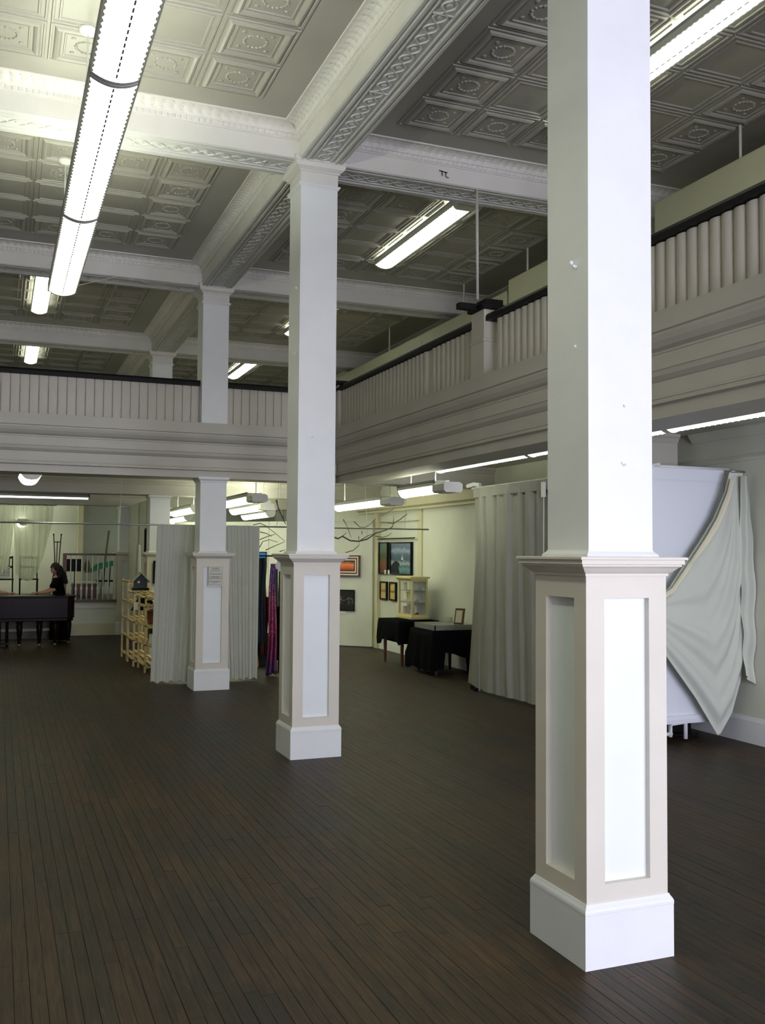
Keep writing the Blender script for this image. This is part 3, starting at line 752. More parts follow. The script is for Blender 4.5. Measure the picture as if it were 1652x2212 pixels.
# bare branches hung from the ceiling
BR = [[(4.15, 2.74), (4.18, 2.61), (4.24, 2.48), (4.3, 2.35)], [(4.26, 2.5), (4.27, 2.43)], [(3.76, 2.33), (3.88, 2.36), (3.98, 2.32), (4.14, 2.2), (4.29, 2.08)], [(3.88, 2.1), (4.01, 2.15), (4.14, 2.19)], [(3.87, 1.97), (3.93, 2.07), (4.04, 2.1), (4.18, 2.06)], [(3.98, 1.93), (4.11, 1.99), (4.29, 2.07)], [(4.21, 1.91), (4.3, 1.94)], [(3.88, 2.22), (3.99, 2.2), (4.08, 2.15)]]
BR2 = [[(4.7, 2.2), (5.0, 2.18), (5.13, 2.15), (5.2, 2.13), (5.28, 2.17), (5.42, 2.1), (5.56, 2.09), (5.7, 2.13), (5.84, 2.23), (6.01, 2.28), (6.13, 2.33), (6.16, 2.4), (6.28, 2.46), (6.43, 2.56)], [(5.28, 2.17), (5.35, 2.23)], [(5.34, 1.9), (5.47, 1.94), (5.56, 2.02), (5.58, 2.11)], [(5.83, 2.18), (5.95, 2.16), (6.06, 2.19), (6.12, 2.24)], [(5.56, 2.17), (5.56, 2.1)], [(6.16, 2.4), (6.16, 2.52)], [(6.15, 2.4), (6.02, 2.41), (5.91, 2.42)], [(5.59, 2.11), (5.72, 2.19), (5.84, 2.23)], [(5.48, 2.42), (5.57, 2.33), (5.66, 2.32), (5.75, 2.38), (5.83, 2.47)], [(5.29, 2.45), (5.36, 2.34), (5.43, 2.15)], [(5.92, 2.52), (6.13, 2.62), (6.2, 2.73)], [(5.61, 2.26), (5.61, 2.2)]]
for nm, bl, lab in (('bare_branch', BR, 'bare twiggy branch hung left of the second column'), ('bare_branch', BR2, 'long bare branch hung right of the second column, above the pipe')):
    mb = MB()
    for i, b in enumerate(bl):
        r0 = .014 if i == 0 else .008
        if len(b) > 10: r0 = .016
        yy = 15.0 + (0 if i == 0 else random.uniform(-.0, .0))
        mb.tube([(x, 15.0 + .05 * math.sin(x * 5), z) for x, z in b], r0, 5, r0 * .45)
    t0 = thing('hanging_branch', lab, 'branch', (0, 0, 0)); mb.build('twigs', M['branch'], t0)
    hx = bl[0][len(bl[0]) // 2]
    MB().tube([(hx[0], 15.0 + .05 * math.sin(hx[0] * 5), hx[1]), (hx[0] - .05, 15.0, ZLOW)], .003, 4).build('wire', M['rod'], t0)

# ------------------------------------------------------------ tables and display case at the right wall
def cloth_skirt(x0, x1, y0, y1, zt, drops, n=26, flare=.05, seed=1):
    # tablecloth: top plus wavy drop; drops = function of perimeter angle param -> bottom z
    rr2 = random.Random(seed); mb = MB(); per = []
    cx, cy = (x0 + x1) / 2, (y0 + y1) / 2
    corners = [(x0, y0), (x1, y0), (x1, y1), (x0, y1)]
    for s in range(4):
        a = corners[s]; b = corners[(s + 1) % 4]
        for i in range(n): t = i / n; per.append((a[0] + (b[0] - a[0]) * t, a[1] + (b[1] - a[1]) * t, s + t))
    N = len(per); v = [(p[0], p[1], zt) for p in per]; rows = 7
    for j in range(1, rows + 1):
        for i, p in enumerate(per):
            zb = drops(p[2]); q = j / rows
            dx, dy = p[0] - cx, p[1] - cy; l = math.hypot(dx, dy)
            wv = 1 + .5 * math.sin(p[2] * 9 + seed) * q + .3 * math.sin(p[2] * 21) * q
            o = flare * q * wv + .006
            v.append((p[0] + dx / l * o, p[1] + dy / l * o, zt + (zb - zt) * q))
    f = [tuple(range(N))]
    for j in range(rows):
        for i in range(N): a = j * N + i; b = j * N + (i + 1) % N; f.append((a, b, b + N, a + N))
    mb.add(v, f); return mb
def table(x0, x1, y0, y1, h, lab, m):
    t = thing('table', lab, 'table', ((x0 + x1) / 2, (y0 + y1) / 2, 0)); a = (x1 - x0) / 2; b = (y1 - y0) / 2
    MB().box(-a, a, -b, b, h - .03, h).build('tabletop', m, t); MB().box(-a + .04, a - .04, -b + .04, b - .04, h - .11, h - .03).build('apron', m, t)
    for sx in (-1, 1):
        for sy in (-1, 1): MB().sq([(.018, 0), (.028, h - .1)], sx * (a - .06), sy * (b - .06)).build('leg', m, t)
table(6.30, 6.98, 14.98, 15.86, .75, 'brown wooden table under a black cloth, below the small framed prints', M['redwood'])
c1 = cloth_skirt(6.27, 7.0, 14.94, 15.90, .757, lambda s: .36 + .10 * math.sin(s * 2.3) - (.12 if 3.0 < s < 3.4 else 0), seed=2).build('tablecloth', M['blackcloth'], None, True)
tag(c1, 'black cloth draped over the table that carries the display case', 'tablecloth')
table(6.30, 6.98, 13.62, 14.42, .69, 'dark wooden table under a black cloth, nearest the white curtained booth', M['darkwood'])
c2 = cloth_skirt(6.27, 7.0, 13.58, 14.46, .697, lambda s: (.05 + .06 * abs(math.sin(s * 9)) if s > 3.05 or s < .25 else (.02 if .7 < s < 1.3 else .32 + .05 * math.sin(s * 6))), flare=.07, seed=5).build('tablecloth', M['blackcloth'], None, True)
tag(c2, 'black cloth hanging almost to the floor from the nearer table', 'tablecloth')
tr = thing('glass_tray', 'flat glass-topped grey display tray on the nearer black-draped table', 'display tray', (6.62, 13.98, .70))
f = MB(); a, b = .33, .40
for (x0, x1, y0, y1) in ((-a, a, -b, -b + .015), (-a, a, b - .015, b), (-a, -a + .015, -b, b), (a - .015, a, -b, b)): f.box(x0, x1, y0, y1, 0, .085)
f.build('frame', M['tray'], tr); MB().box(-a, a, -b, b, 0, .006).build('bottom', M['tray'], tr); MB().box(-a + .01, a - .01, -b + .01, b - .01, .078, .083).build('glass_top', M['tray'], tr)
tag(MB().box(6.80, 6.92, 14.25, 14.26, .785, .86).build('card', M['paper']), 'small white card propped on the glass tray', 'card')
ph = thing('photo_frame', 'small standing photo frame on the right end of the glass tray', 'photo frame', (6.74, 13.68, .785), R(-60))
MB().add([(-.085, 0, 0), (.085, 0, 0), (.085, .05, .25), (-.085, .05, .25), (-.085, .02, 0), (.085, .02, 0), (.085, .07, .25), (-.085, .07, .25)], [(0, 1, 2, 3), (4, 7, 6, 5), (0, 4, 5, 1), (1, 5, 6, 2), (2, 6, 7, 3), (3, 7, 4, 0)]).build('frame', M['redwood'], ph)
MB().add([(-.06, -.002, .03), (.06, -.002, .03), (.06, .036, .22), (-.06, .036, .22)], [(0, 1, 2, 3)]).build('photo', M['drape2'], ph)
# display case
CX, CY, CZ = 6.62, 15.24, .762
dc = thing('display_case', 'cream wooden display case with glass doors and shelves on the black-draped table', 'display case', (CX, CY, CZ))
W, Dp, H = .61, .30, .72
fr = M['case']
MB().box(-.02, Dp + .02, -.02, W + .02, 0, .045).build('plinth', fr, dc, bevel=.004)
MB().prism([(-.04, H - .02), (-.04, H), (-.02, H + .012), (Dp + .02, H + .012), (Dp + .02, H - .02), (-.01, H - .05)], 1, -.04, W + .04).build('top', fr, dc)
for (xx, yy) in ((0, 0), (0, W - .035), (Dp - .035, 0), (Dp - .035, W - .035)):
    MB().box(xx, xx + .035, yy, yy + .035, .045, H - .03).build('stile', fr, dc)
for zz in (.045, H - .075):
    MB().box(.004, .03, .035, W - .035, zz, zz + .04).build('door_rail', fr, dc); MB().box(.035, Dp - .035, .004, .03, zz, zz + .035).build('side_rail', fr, dc)
MB().box(Dp - .012, Dp - .004, .03, W - .03, .05, H - .04).build('back', M['screen'], dc)
MB().box(.014, .018, .035, W - .035, .085, H - .075).build('glass_door', M['glass'], dc)
MB().box(.035, Dp - .035, .014, .018, .08, H - .075).build('side_glass', M['glass'], dc)
for zz in (.28, .48): MB().box(.03, Dp - .02, .02, W - .02, zz, zz + .008).build('shelf', M['metal'], dc)
MB().box(.03, Dp - .02, .02, W - .02, .045, .052).build('shelf', M['redwood'], dc)
MB().tube([(-.005, .03, .18), (-.02, .03, .20), (-.02, .03, .28), (-.005, .03, .30)], .006, 5).build('handle', M['brass'], dc)
for i, (x, y, z, w_, h_, mt, lab) in enumerate(((.10, .50, .49, .055, .13, 'drape2', 'cream card standing on the upper shelf of the display case'), (.10, .38, .29, .07, .17, 'yellow', 'yellowish printed box on the middle shelf of the display case'), (.10, .52, .055, .06, .15, 'redcard', 'reddish card at the left of the case floor'), (.10, .36, .055, .06, .20, 'bluecard', 'pale blue card in the middle of the case floor'), (.10, .20, .055, .05, .15, 'redcard', 'reddish card nearest the corner stile on the case floor'), (.10, .20, .29, .05, .12, 'paper', 'small white card on the middle shelf of the display case'))):
    o = MB().box(-.006, .006, -w_, w_, 0, h_).build('display_card', M[mt]); o.location = (CX + x, CY + y, CZ + z); tag(o, lab, 'card')
for i, (x, y, z, r) in enumerate(((.09, .09, .489, .045), (.19, .11, .489, .055), (.15, .12, .289, .05), (.21, .07, .289, .03), (.15, .12, .053, .06))):
    mb = MB(); mb.lathe([(r * 1.0, 0), (r * .9, r * .3), (r * .55, r * .65), (r * .2, r * .9), (.004, r)], 0, 0, 10)
    o = mb.build('seashell', M['drape'] if z > .4 else (M['greybox'] if z > .1 else M['redwood']), None, True); o.location = (CX + x, CY + y, CZ + z)
    tag(o, ['white shell-like ornament on the top shelf of the case, nearer the corner stile', 'larger pale ornament on the top shelf of the case, near the right end', 'grey domed ornament on the middle shelf of the case', 'tiny grey ornament at the right end of the middle case shelf', 'brown domed ornament on the floor of the display case'][i], 'ornament')

# ------------------------------------------------------------ white curtained booth on the right
bo = thing('pipe_stand', 'white plastic pipe stand holding the booth curtain and the white screen', 'stand', (0, 0, 0))
MB().tube([(6.12, 12.0, 2.80), (6.12, 7.9, 2.80)], .018, 8).build('top_pipe', M['pvc'], bo, True)
MB().tube([(6.0, 7.98, 2.79), (7.06, 7.98, 2.79)], .018, 8).build('top_pipe', M['pvc'], bo, True)
for (x, y) in ((6.14, 11.80), (6.14, 9.95), (6.16, 8.12)):
    MB().tube([(x, y, .03), (x, y, 2.80)], .016, 8).build('upright', M['pvc'], bo, True)
MB().tube([(6.10, 12.10, 2.84), (6.12, 11.95, 2.86), (6.14, 11.8, 2.84)], .03, 6).build('clamp', M['pvc'], bo)
MB().tube([(6.35, 8.05, .06), (6.35, 8.05, .17), (6.37, 8.05, .19), (6.52, 8.05, .20), (6.54, 8.05, .18), (6.54, 8.05, .03)], .022, 8).build('foot_pipe', M['pvc'], bo, True)
MB().tube([(6.25, 8.05, .09), (6.37, 8.05, .09)], .02, 8).build('foot_pipe', M['pvc'], bo, True)
for (x, y) in ((6.16, 11.95), (6.22, 12.15)):
    o = MB().lathe([(.03, -.028), (.034, 0), (.03, .028)], 0, 0, 10).build('caster', M['black'], bo)
    o.location = (x, y, .034); o.rotation_euler = (0, R(90), 0)
def booth(u, v):   # u along y from far to near, v down
    y = 11.90 - 3.9 * u
    z = 2.79 - 2.73 * v
    fold = .028 * math.sin(u * 95) + .018 * math.sin(u * 41 + 1.3) + .012 * math.sin(u * 170)
    fold *= (.35 + .65 * math.exp(-3 * v)) if v > .03 else .4
    xx = 6.10 + fold + .03 * math.sin(u * 14 + v * 3) * v
    if u < .12:
        k = (1 - u / .12); y += k * .55 * max(0, v - .35) ** 1.3 * 1.6; xx += k * .3 * max(0, v - .35) ** 1.5
    return (xx, y, z)
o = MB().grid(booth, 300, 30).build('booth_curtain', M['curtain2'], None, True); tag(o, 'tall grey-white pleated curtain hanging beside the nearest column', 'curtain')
MB().grid(lambda u, v: (6.085 + .01 * math.sin(u * 60), 11.9 - 3.9 * u, 2.80 - .13 * v), 60, 2).build('header_band', M['curtain2'], o, True)
MB().tube([(6.06, 10.0, 2.74), (6.055, 10.0, 1.2)], .006, 5).build('pull_cord', M['pvc'], o)
MB().box(6.04, 6.07, 9.97, 10.03, 2.58, 2.76).build('cord_clip', M['pvc'], o)
sc = thing('white_screen', 'flat white vinyl backdrop screen right of the nearest column', 'screen', (0, 0, 0))
MB().grid(lambda u, v: (5.98 + .98 * u, 7.95 + .008 * math.sin(v * 9) * v, 2.77 - 2.49 * v), 12, 30).build('sheet', M['screen'], sc, True)
MB().prism([(7.93, .21), (7.97, .21), (7.975, .25), (7.97, .29), (7.93, .29), (7.925, .25)], 0, 5.97, 6.98).build('hem_bar', M['screen'], sc)
MB().grid(lambda u, v: (5.98 + .98 * u, 7.938, 2.775 - .12 * v), 4, 2).build('top_band', M['screen'], sc)
U = [(6.89, 2.74), (6.83, 2.53), (6.7, 2.27), (6.55, 2.06), (6.41, 1.89), (6.14, 1.57), (5.99, 1.49)]
V = [(7.06, 2.74), (7.08, 2.28), (7.09, 1.76), (7.11, 1.28), (7.06, 1.05), (7.03, 0.65), (6.91, 0.31), (6.74, 0.08), (6.45, 0.49), (6.13, 0.87), (6.03, 1.0), (5.985, 1.25)]
def along(P, t):
    d = [0]
    for i in range(1, len(P)): d.append(d[-1] + math.hypot(P[i][0] - P[i - 1][0], P[i][1] - P[i - 1][1]))
    s = t * d[-1]
    for i in range(1, len(P)):
        if s <= d[i] + 1e-9:
            k = (s - d[i - 1]) / (d[i] - d[i - 1] + 1e-12); return (P[i - 1][0] + (P[i][0] - P[i - 1][0]) * k, P[i - 1][1] + (P[i][1] - P[i - 1][1]) * k)
    return P[-1]
def drape(u, v):
    a = along(U, v); b = along(V, min(1, v ** .8)); k = u
    x = a[0] + (b[0] - a[0]) * k; z = a[1] + (b[1] - a[1]) * k
    env = math.sin(math.pi * min(1, v * 1.05)) ** .6 if v < .95 else .3
    y = 7.78 + .022 * math.sin(k * 19 + v * 2) * env + .010 * math.sin(k * 47 + 1) * env - .10 * math.sin(math.pi * v) * math.sin(math.pi * k)
    return (x, y, z)
dr = MB().grid(drape, 90, 60).build('draped_cloth', M['drape'], None, True); tag(dr, 'cream muslin cloth slung from a hook across the white screen', 'cloth')
def edge(u, v):
    a = along(U, .04 + .93 * v); b = along(V, (.04 + .93 * v) ** .8)
    d = Vector((b[0] - a[0], b[1] - a[1])); l = d.length or 1; d /= l; wv = min(.10, l * .4) * math.sin(math.pi * min(1, v * 1.3 + .1)) ** .5 if v < .7 else min(.10, l * .4) * .7
    x = a[0] + d.x * wv * u; z = a[1] + d.y * wv * u
    return (x, 7.745 - .03 * math.sin(u * math.pi), z)
MB().grid(edge, 6, 50).build('turned_edge', M['drape2'], dr, True)
def tail(u, v):
    z = 2.70 - 2.0 * v; x = 6.97 + .145 * u * (.5 + .5 * min(1, v * 1.6)); return (min(x, 7.115), 7.70 + .03 * math.sin(u * 9 + v * 4) + .02 * math.sin(v * 30) * v, z + .12 * u * math.sin(v * 5))
MB().grid(tail, 16, 40).build('hanging_tail', M['drape'], dr, True)
tag(MB().tube([(6.93, 7.82, 2.76), (7.12, 7.82, 2.755)], .012, 8).build('wall_hook_bar', M['metal'], None, True), 'short grey bar on the right wall holding up the cream cloth', 'bar')
tag(MB().tube([(6.30, 8.25, .015), (6.6, 8.3, .02), (6.8, 8.2, .015), (6.95, 8.35, .02)], .014, 6).build('black_cable', M['black'], None, True), 'black cable lying behind the foot of the white screen', 'cable')
tag(MB().box(6.25, 6.95, 8.45, 8.95, .0, .25).build('dark_case', M['black'], None, bevel=.02), 'low black case on the floor behind the white screen', 'case')

# ------------------------------------------------------------ curtains at the third column
pp = thing('curtain_pipe', 'long thin metal pipe hung across the room behind the third column', 'pipe', (0, 14.1, 2.28))
MB().tube([(-1.5, 0, 0), (6.41, 0, 0)], .011, 8).build('pipe', M['metal'], pp, True)
for x in (1.6, 3.9, 6.0): MB().tube([(x, 0, 0), (x + .03, 0, ZLOW - 2.28)], .003, 4).build('wire', M['rod'], pp)
def cur(x0t, x1t, x0b, x1b, seed, zb=.03):
    def fn(u, v):
        xt = x0t + (x1t - x0t) * u; xb = x0b + (x1b - x0b) * u; x = xt + (xb - xt) * v
        n = 60; a = .013 * math.sin(u * n + seed + 1.5 * math.sin(u * 9)) + .012 * math.sin(u * 23 + seed * 2) + .006 * math.sin(u * 131)
        z = 2.29 - (2.29 - zb) * v + (.015 * math.sin(u * n * .5) if v > .95 else 0)
        return (x, 14.1 + a * (.5 + .5 * v) - .02, z)
    return fn
o = MB().grid(cur(2.12, 2.80, 2.06, 2.68, 0), 140, 26).build('hanging_curtain', M['curtain'], None, True); tag(o, 'off-white pleated curtain left of the third column', 'curtain')
o = MB().grid(cur(3.00, 3.63, 3.12, 3.62, 2), 130, 26).build('hanging_curtain', M['curtain'], None, True); tag(o, 'off-white pleated curtain right of the third column', 'curtain')
# garment rack behind the curtain
def strip_cloth(x, y, w, zt, zb, m, name, lab, cat, seed=0, wb=None, tilt=0, fold=14):
    wb = wb or w
    def fn(u, v):
        ww = w + (wb - w) * v; return (x + tilt * v + (u - .5) * ww + .01 * math.sin(v * 7 + seed), y + .025 * math.sin(u * fold + seed + v * 2), zt + (zb - zt) * v + .02 * math.sin(u * 7 + seed) * v)
    o = MB().grid(fn, 20, 30).build(name, m, None, True)
    sd = o.modifiers.new('s', 'SOLIDIFY'); sd.thickness = .012
    return tag(o, lab, cat)
gr = thing('garment_rack', 'dark metal garment rack carrying hanging clothes behind the right curtain', 'rack', (0, 14.62, 0))
MB().tube([(3.55, .12, 1.84), (4.15, .12, 1.84)], .012, 8).build('bar', M['black'], gr, True)
for x in (3.58, 4.13): MB().tube([(x, .12, 0.02), (x, .12, 1.84)], .012, 8).build('upright', M['black'], gr, True); MB().tube([(x, -.05, .02), (x, .3, .02)], .014, 8).build('foot', M['black'], gr, True)
strip_cloth(3.79, 14.55, .12, 1.81, .49, M['darkteal'], 'hanging_garment', 'dark teal garment hanging next to the right curtain', 'garment', 1)
strip_cloth(3.86, 14.80, .14, 1.70, .95, M['yellowcloth'], 'hanging_garment', 'mustard yellow garment between the dark teal one and the floral scarf', 'garment', 2)
strip_cloth(3.77, 14.85, .10, .55, .08, M['yellowcloth'], 'hanging_cloth', 'mustard cloth showing low beside the right curtain', 'cloth', 2)
strip_cloth(3.955, 14.48, .06, 1.72, .02, M['floral'], 'floral_scarf', 'long red and purple floral scarf hanging almost to the floor', 'scarf', 3, wb=.17, tilt=-.02)
strip_cloth(4.03, 14.62, .07, 1.66, .25, M['greyscarf'], 'hanging_scarf', 'grey-green scarf hanging just right of the floral scarf', 'scarf', 4, wb=.13)
strip_cloth(3.90, 14.72, .10, 1.20, .30, M['redbag'], 'hanging_garment', 'dark red garment behind the floral scarf', 'garment', 6)
bg = thing('shoulder_bag', 'black shoulder bag hanging right of the scarves', 'bag', (4.13, 14.58, 0))
MB().box(-.07, .07, -.05, .05, .22, 1.06).build('bag_body', M['blackcloth'], bg, bevel=.02); MB().tube([(-.05, 0, 1.06), (-.02, 0, 1.22), (.0, 0, 1.26), (.02, 0, 1.22), (.05, 0, 1.06)], .006, 5).build('strap', M['black'], bg)
pk = thing('clothes_hanger', 'pale card-shaped hanger above the grey-green scarf', 'hanger', (4.10, 14.55, 1.66))
MB().prism([(-.10, .0), (-.02, -.06), (.13, 0), (.05, .14), (-.04, .16)], 1, -.006, .006).build('card_body', M['paper'], pk)
MB().tube([(.0, 0, .15), (.0, 0, .20), (.03, 0, .22)], .004, 5).build('hook', M['metal'], pk)
tag(MB().box(3.98, 4.26, 15.7, 16.2, 0, .55).build('dark_crate', M['black'], None, bevel=.01), 'dark crate on the floor behind the hanging clothes', 'crate')

# ------------------------------------------------------------ dividing wall between fourth and fifth columns, frames
struct(MB().box(2.78, 2.90, 18.48, 22.7, 0, 2.94).build('wall_divider', M['wall']))
for y in (21.0, 19.75): struct(MB().box(2.755, 2.78, y - .06, y + .06, 0, 2.94).build(tname(), M['yellow']))
picture('narrow_frame', 'black picture frame seen edge-on on the dividing wall above the bird house', .40, .50, (2.775, 19.5, 2.11), RW, M['bw'], fw=.03, depth=.06, cat='picture')
picture('small_frame', 'dark framed picture on the pedestal of the fourth column', .30, .42, (2.80, 17.99, 1.52), 0, M['paper'], fw=.06, depth=.03, cat='picture')

# ------------------------------------------------------------ pine shelves
def shelf_unit(y0, y1, lab, x0=2.10, x1=2.48, h=1.30):
    s = thing('pine_shelf', lab, 'shelf', (x0, y0, 0)); W2 = x1 - x0; L2 = y1 - y0
    for x in (0, W2 - .03):
        for y in (0, L2 - .04): MB().box(x, x + .03, y, y + .04, 0, h).build('post', M['pine'], s)
    for z in (.10, .42, .72, 1.02, h - .04):
        for k in range(4): MB().box(.0 + k * (W2 - .07) / 3, .0 + k * (W2 - .07) / 3 + .06, 0.0, L2, z, z + .018).build('shelf_slat', M['pine'], s)
        for y in (.01, L2 - .03): MB().box(0, W2, y, y + .02, z - .03, z).build('cross_rail', M['pine'], s)
    return s
shelf_unit(16.35, 17.15, 'slatted pine shelf unit carrying the small bird house, nearer one', h=1.24)
shelf_unit(17.22, 18.0, 'slatted pine shelf unit standing behind the one with the bird house', h=1.40)
shelf_unit(15.45, 16.25, 'lower slatted pine shelf unit half hidden by the left curtain', x0=2.16, x1=2.56, h=1.20)
bh = thing('bird_house', 'small navy bird house with grey roof on top of the pine shelf', 'bird house', (2.24, 16.62, 1.244))
MB().prism([(-.10, .04), (.10, .04), (.10, .16), (0, .27), (-.10, .16)], 1, -.09, .09).build('house_body', M['navy'], bh)
MB().prism([(-.15, .13), (0, .285), (.15, .13), (.15, .15), (0, .305), (-.15, .15)], 1, -.12, .12).build('roof', M['greybox'], bh); MB().box(-.13, .13, -.11, .11, 0, .04).build('base', M['black'], bh)
eh = MB().lathe([(.02, 0), (.02, .004)], 0, 0, 10).build('entry_hole', M['paper'], bh); eh.location = (-.04, -.092, .14); eh.rotation_euler = (R(90), 0, 0)
tag(MB().lathe([(.05, 0), (.045, .2), (.035, .5), (.03, .6), (.0, .61)], 2.33, 17.6, 10).build('grey_cone', M['greybox'], None, True), 'grey tapering vase on the rear pine shelf behind the bird house', 'vase')
bpy.data.objects['grey_cone'].location = (0, 0, 1.405)
bk = thing('basket', 'reddish brown basket on the lower pine shelf beside the curtain', 'basket', (2.36, 15.72, .742))
MB().sq([(.10, 0), (.14, .20), (.15, .205), (.13, .19), (.10, .03)]).build('basket_body', M['basket'], bk)
tag(MB().box(2.28, 2.56, 15.55, 15.95, .442, .66).build('black_box', M['black'], None, bevel=.01), 'black box on the pine shelf beneath the basket', 'box')
tag(MB().add([(2.22, 15.46, .45), (2.38, 15.44, .45), (2.40, 15.50, .60), (2.24, 15.52, .60)], [(0, 1, 2, 3)]).build('greeting_card', M['paper']), 'white card leaning in front of the black box on the pine shelf', 'card')
tag(MB().prism([(2.06, .92), (2.50, .92), (2.34, 1.18), (2.20, 1.18)], 1, 16.36, 16.42).build('black_bag', M['black']), 'black triangular bag hanging at the front of the bird house shelf', 'bag')
tag(MB().box(2.10, 2.20, 16.345, 16.355, .93, 1.06).build('greeting_card', M['paper']), 'white card at the left of the black triangular bag', 'card')
tag(MB().box(2.26, 2.36, 16.340, 16.350, .92, 1.02).build('greeting_card', M['paper']), 'white card at the middle of the black triangular bag', 'card')
tag(MB().box(2.40, 2.58, 15.5, 15.8, 1.20, 1.28).build('pine_tray', M['pine']), 'pale wooden tray on top of the lower pine shelf', 'tray')

# ------------------------------------------------------------ stage, balustrade, back wall
SZ = .78
st = MB(); st.box(1.36, XR, 22.76, YE - .2, 0, SZ); st.box(XL, 1.36, 23.2, YE - .2, 0, SZ)
so = struct(st.build('floor', M['wall']))
MB().prism([(22.745, 0), (22.745, .25), (22.75, .275), (22.76, .28), (22.76, 0)], 0, 1.37, 2.52).build('stage_baseboard', M['yellow'], so)
MB().box(1.37, 2.52, 22.748, 22.76, .60, .62).build('stage_bead', M['yellow'], so); MB().box(1.37, 2.52, 22.745, 22.76, .62, .74).build('stage_fascia', M['cream'], so)
MB().box(1.34, 2.54, 22.70, 22.80, .745, .80).build('stage_nosing', M['sill'], so)
MB().box(XL, XR - .1, 22.80, YE - .25, SZ, SZ + .012).build('stage_boards', M['darkwood'], so)
steps = thing('stage_steps', 'dark wooden steps up to the stage, behind the piano', 'steps', (0, 22.2, 0))
for k in range(3):
    MB().box(-2.6, 1.34, .33 * k, 1.0, 0 if k == 0 else .195 * k, .195 * (k + 1) - .03).build('riser', M['darkwood'], steps)
    MB().box(-2.6, 1.34, .33 * k - .03, 1.0, .195 * (k + 1) - .03, .195 * (k + 1)).build('tread', M['greybox'], steps)
ba = thing('balustrade', 'stage balustrade with red-brown handrail and white spindles', 'balustrade', (0, 22.78, .80))
MB().box(1.37, 2.52, -.035, .035, 1.00, 1.045).build('handrail', M['redwood'], ba); MB().box(1.36, 1.44, -.04, .04, 0, 1.045).build('newel_post', M['redwood'], ba)
spm = MB().lathe([(.020, 0), (.020, .22), (.028, .24), (.026, .27), (.014, .30), (.012, .60), (.011, 1.0)], 0, 0, 8).mesh('spindle', M['white'], True)
for k in range(9): inst(spm, 'spindle', ba, (1.53 + k * .118, 0, 0))
MB().box(2.46, 2.52, -.03, .03, 0, 1.0).build('end_post', M['cream'], ba)
struct(MB().box(2.02, XR, 26.0, YE - .2, SZ, ZLOW).build('wall_stage', M['walldrk']))
struct(MB().box(1.90, 2.03, 25.9, 26.05, SZ, ZLOW).build(tname(), M['yellow']))
struct(MB().box(XL, 2.0, 26.6, 26.8, SZ, ZLOW).build('wall_stage_left', M['wall']))
# sheer curtains on stage
def sheerfn(x0, x1, lowx, z0, z1, zl, seed):
    def fn(u, v):
        x = x0 + (x1 - x0) * u
        # swag bottom: lowest near lowx
        t = abs(u - lowx) / max(lowx, 1 - lowx); zb = zl + (z0 if u < lowx else z1) * t ** 2.2
        z = 2.95 - (2.95 - zb) * v; xx = x + (x0 + (x1 - x0) * lowx - x) * .22 * v ** 2
        return (xx, 23.6 + .04 * math.sin(u * 34 + seed) + .02 * math.sin(u * 71), z)
    return fn
o = MB().grid(sheerfn(.32, 1.18, .38, .55, .95, 1.20, 0), 90, 24).build('sheer_curtain', M['sheer'], None, True); tag(o, 'sheer white curtain gathered over the stage, right one, above the black chair', 'curtain')
o = MB().grid(sheerfn(-1.2, .34, .6, .2, .50, 1.28, 1), 100, 24).build('sheer_curtain', M['sheer'], None, True); tag(o, 'sheer white curtain gathered over the stage, left one at the photo edge', 'curtain')
cr_ = tag(MB().tube([(-2.5, 23.6, 2.95), (1.25, 23.6, 2.95)], .012, 6).build('curtain_rod', M['metal']), 'thin rod carrying the sheer stage curtains', 'rod')
def easel(x, y, z):
    e = thing('easel', 'tall dark display easel standing on the stage behind the person', 'easel', (x, y, z))
    MB().tube([(-.16, 0, 0), (-.04, 0, .75), (-.085, 0, 1.50)], .014, 6).build('leg', M['darkwood'], e); MB().tube([(.16, 0, 0), (.04, 0, .75), (.085, 0, 1.50)], .014, 6).build('leg', M['darkwood'], e)
    MB().tube([(0, .35, 0), (0, .0, 1.35)], .012, 6).build('leg', M['darkwood'], e); MB().tube([(-.07, 0, 1.33), (.07, 0, 1.33)], .014, 6).build('crossbar', M['darkwood'], e)
    for s in (-1, 1): MB().ball((s * .088, 0, 1.51), .022).build('finial', M['darkwood'], e)
easel(1.32, 24.4, SZ)
ms = thing('music_stand', 'black music stand behind the stage balustrade', 'music stand', (1.66, 23.7, SZ))
MB().box(-.17, .17, -.01, .03, .64, .93).build('desk', M['black'], ms); MB().tube([(.02, .02, .05), (.02, .02, .66)], .012, 6).build('stem', M['black'], ms)
for a in range(3): MB().tube([(.02, .02, .12), (.02 + .2 * math.cos(a * 2.1), .02 + .2 * math.sin(a * 2.1), .015)], .009, 5).build('leg', M['black'], ms)
def chair(name, lab, x, y, z, rz, group=None):
    c = thing(name, lab, 'chair', (x, y, z), rz, group); m_ = M['black']
    MB().box(-.21, .21, -.20, .20, .43, .46).build('seat', m_, c)
    for sx in (-1, 1):
        MB().tube([(sx * .19, -.18, 0), (sx * .19, -.18, .43)], .015, 6).build('leg', m_, c)
        MB().tube([(sx * .19, .20, 0), (sx * .19, .18, .45), (sx * .18, .24, .98)], .016, 6).build('leg', m_, c)
    for zz in (.92, .70): MB().box(-.19, .19, .20, .235, zz, zz + .05).build('back_rail', m_, c)
    for sx in (-.10, 0, .10): MB().tube([(sx, .20, .5), (sx * 1.2, .225, .93)], .011, 5).build('back_spindle', m_, c)
chair('dining_chair', 'black wooden chair on the stage under the right sheer curtain', .68, 24.0, SZ - .25 + .26, 0)
chair('dining_chair', 'black wooden chair at far left on the stage, under the left sheer curtain', .14, 23.9, SZ + .01, 0)
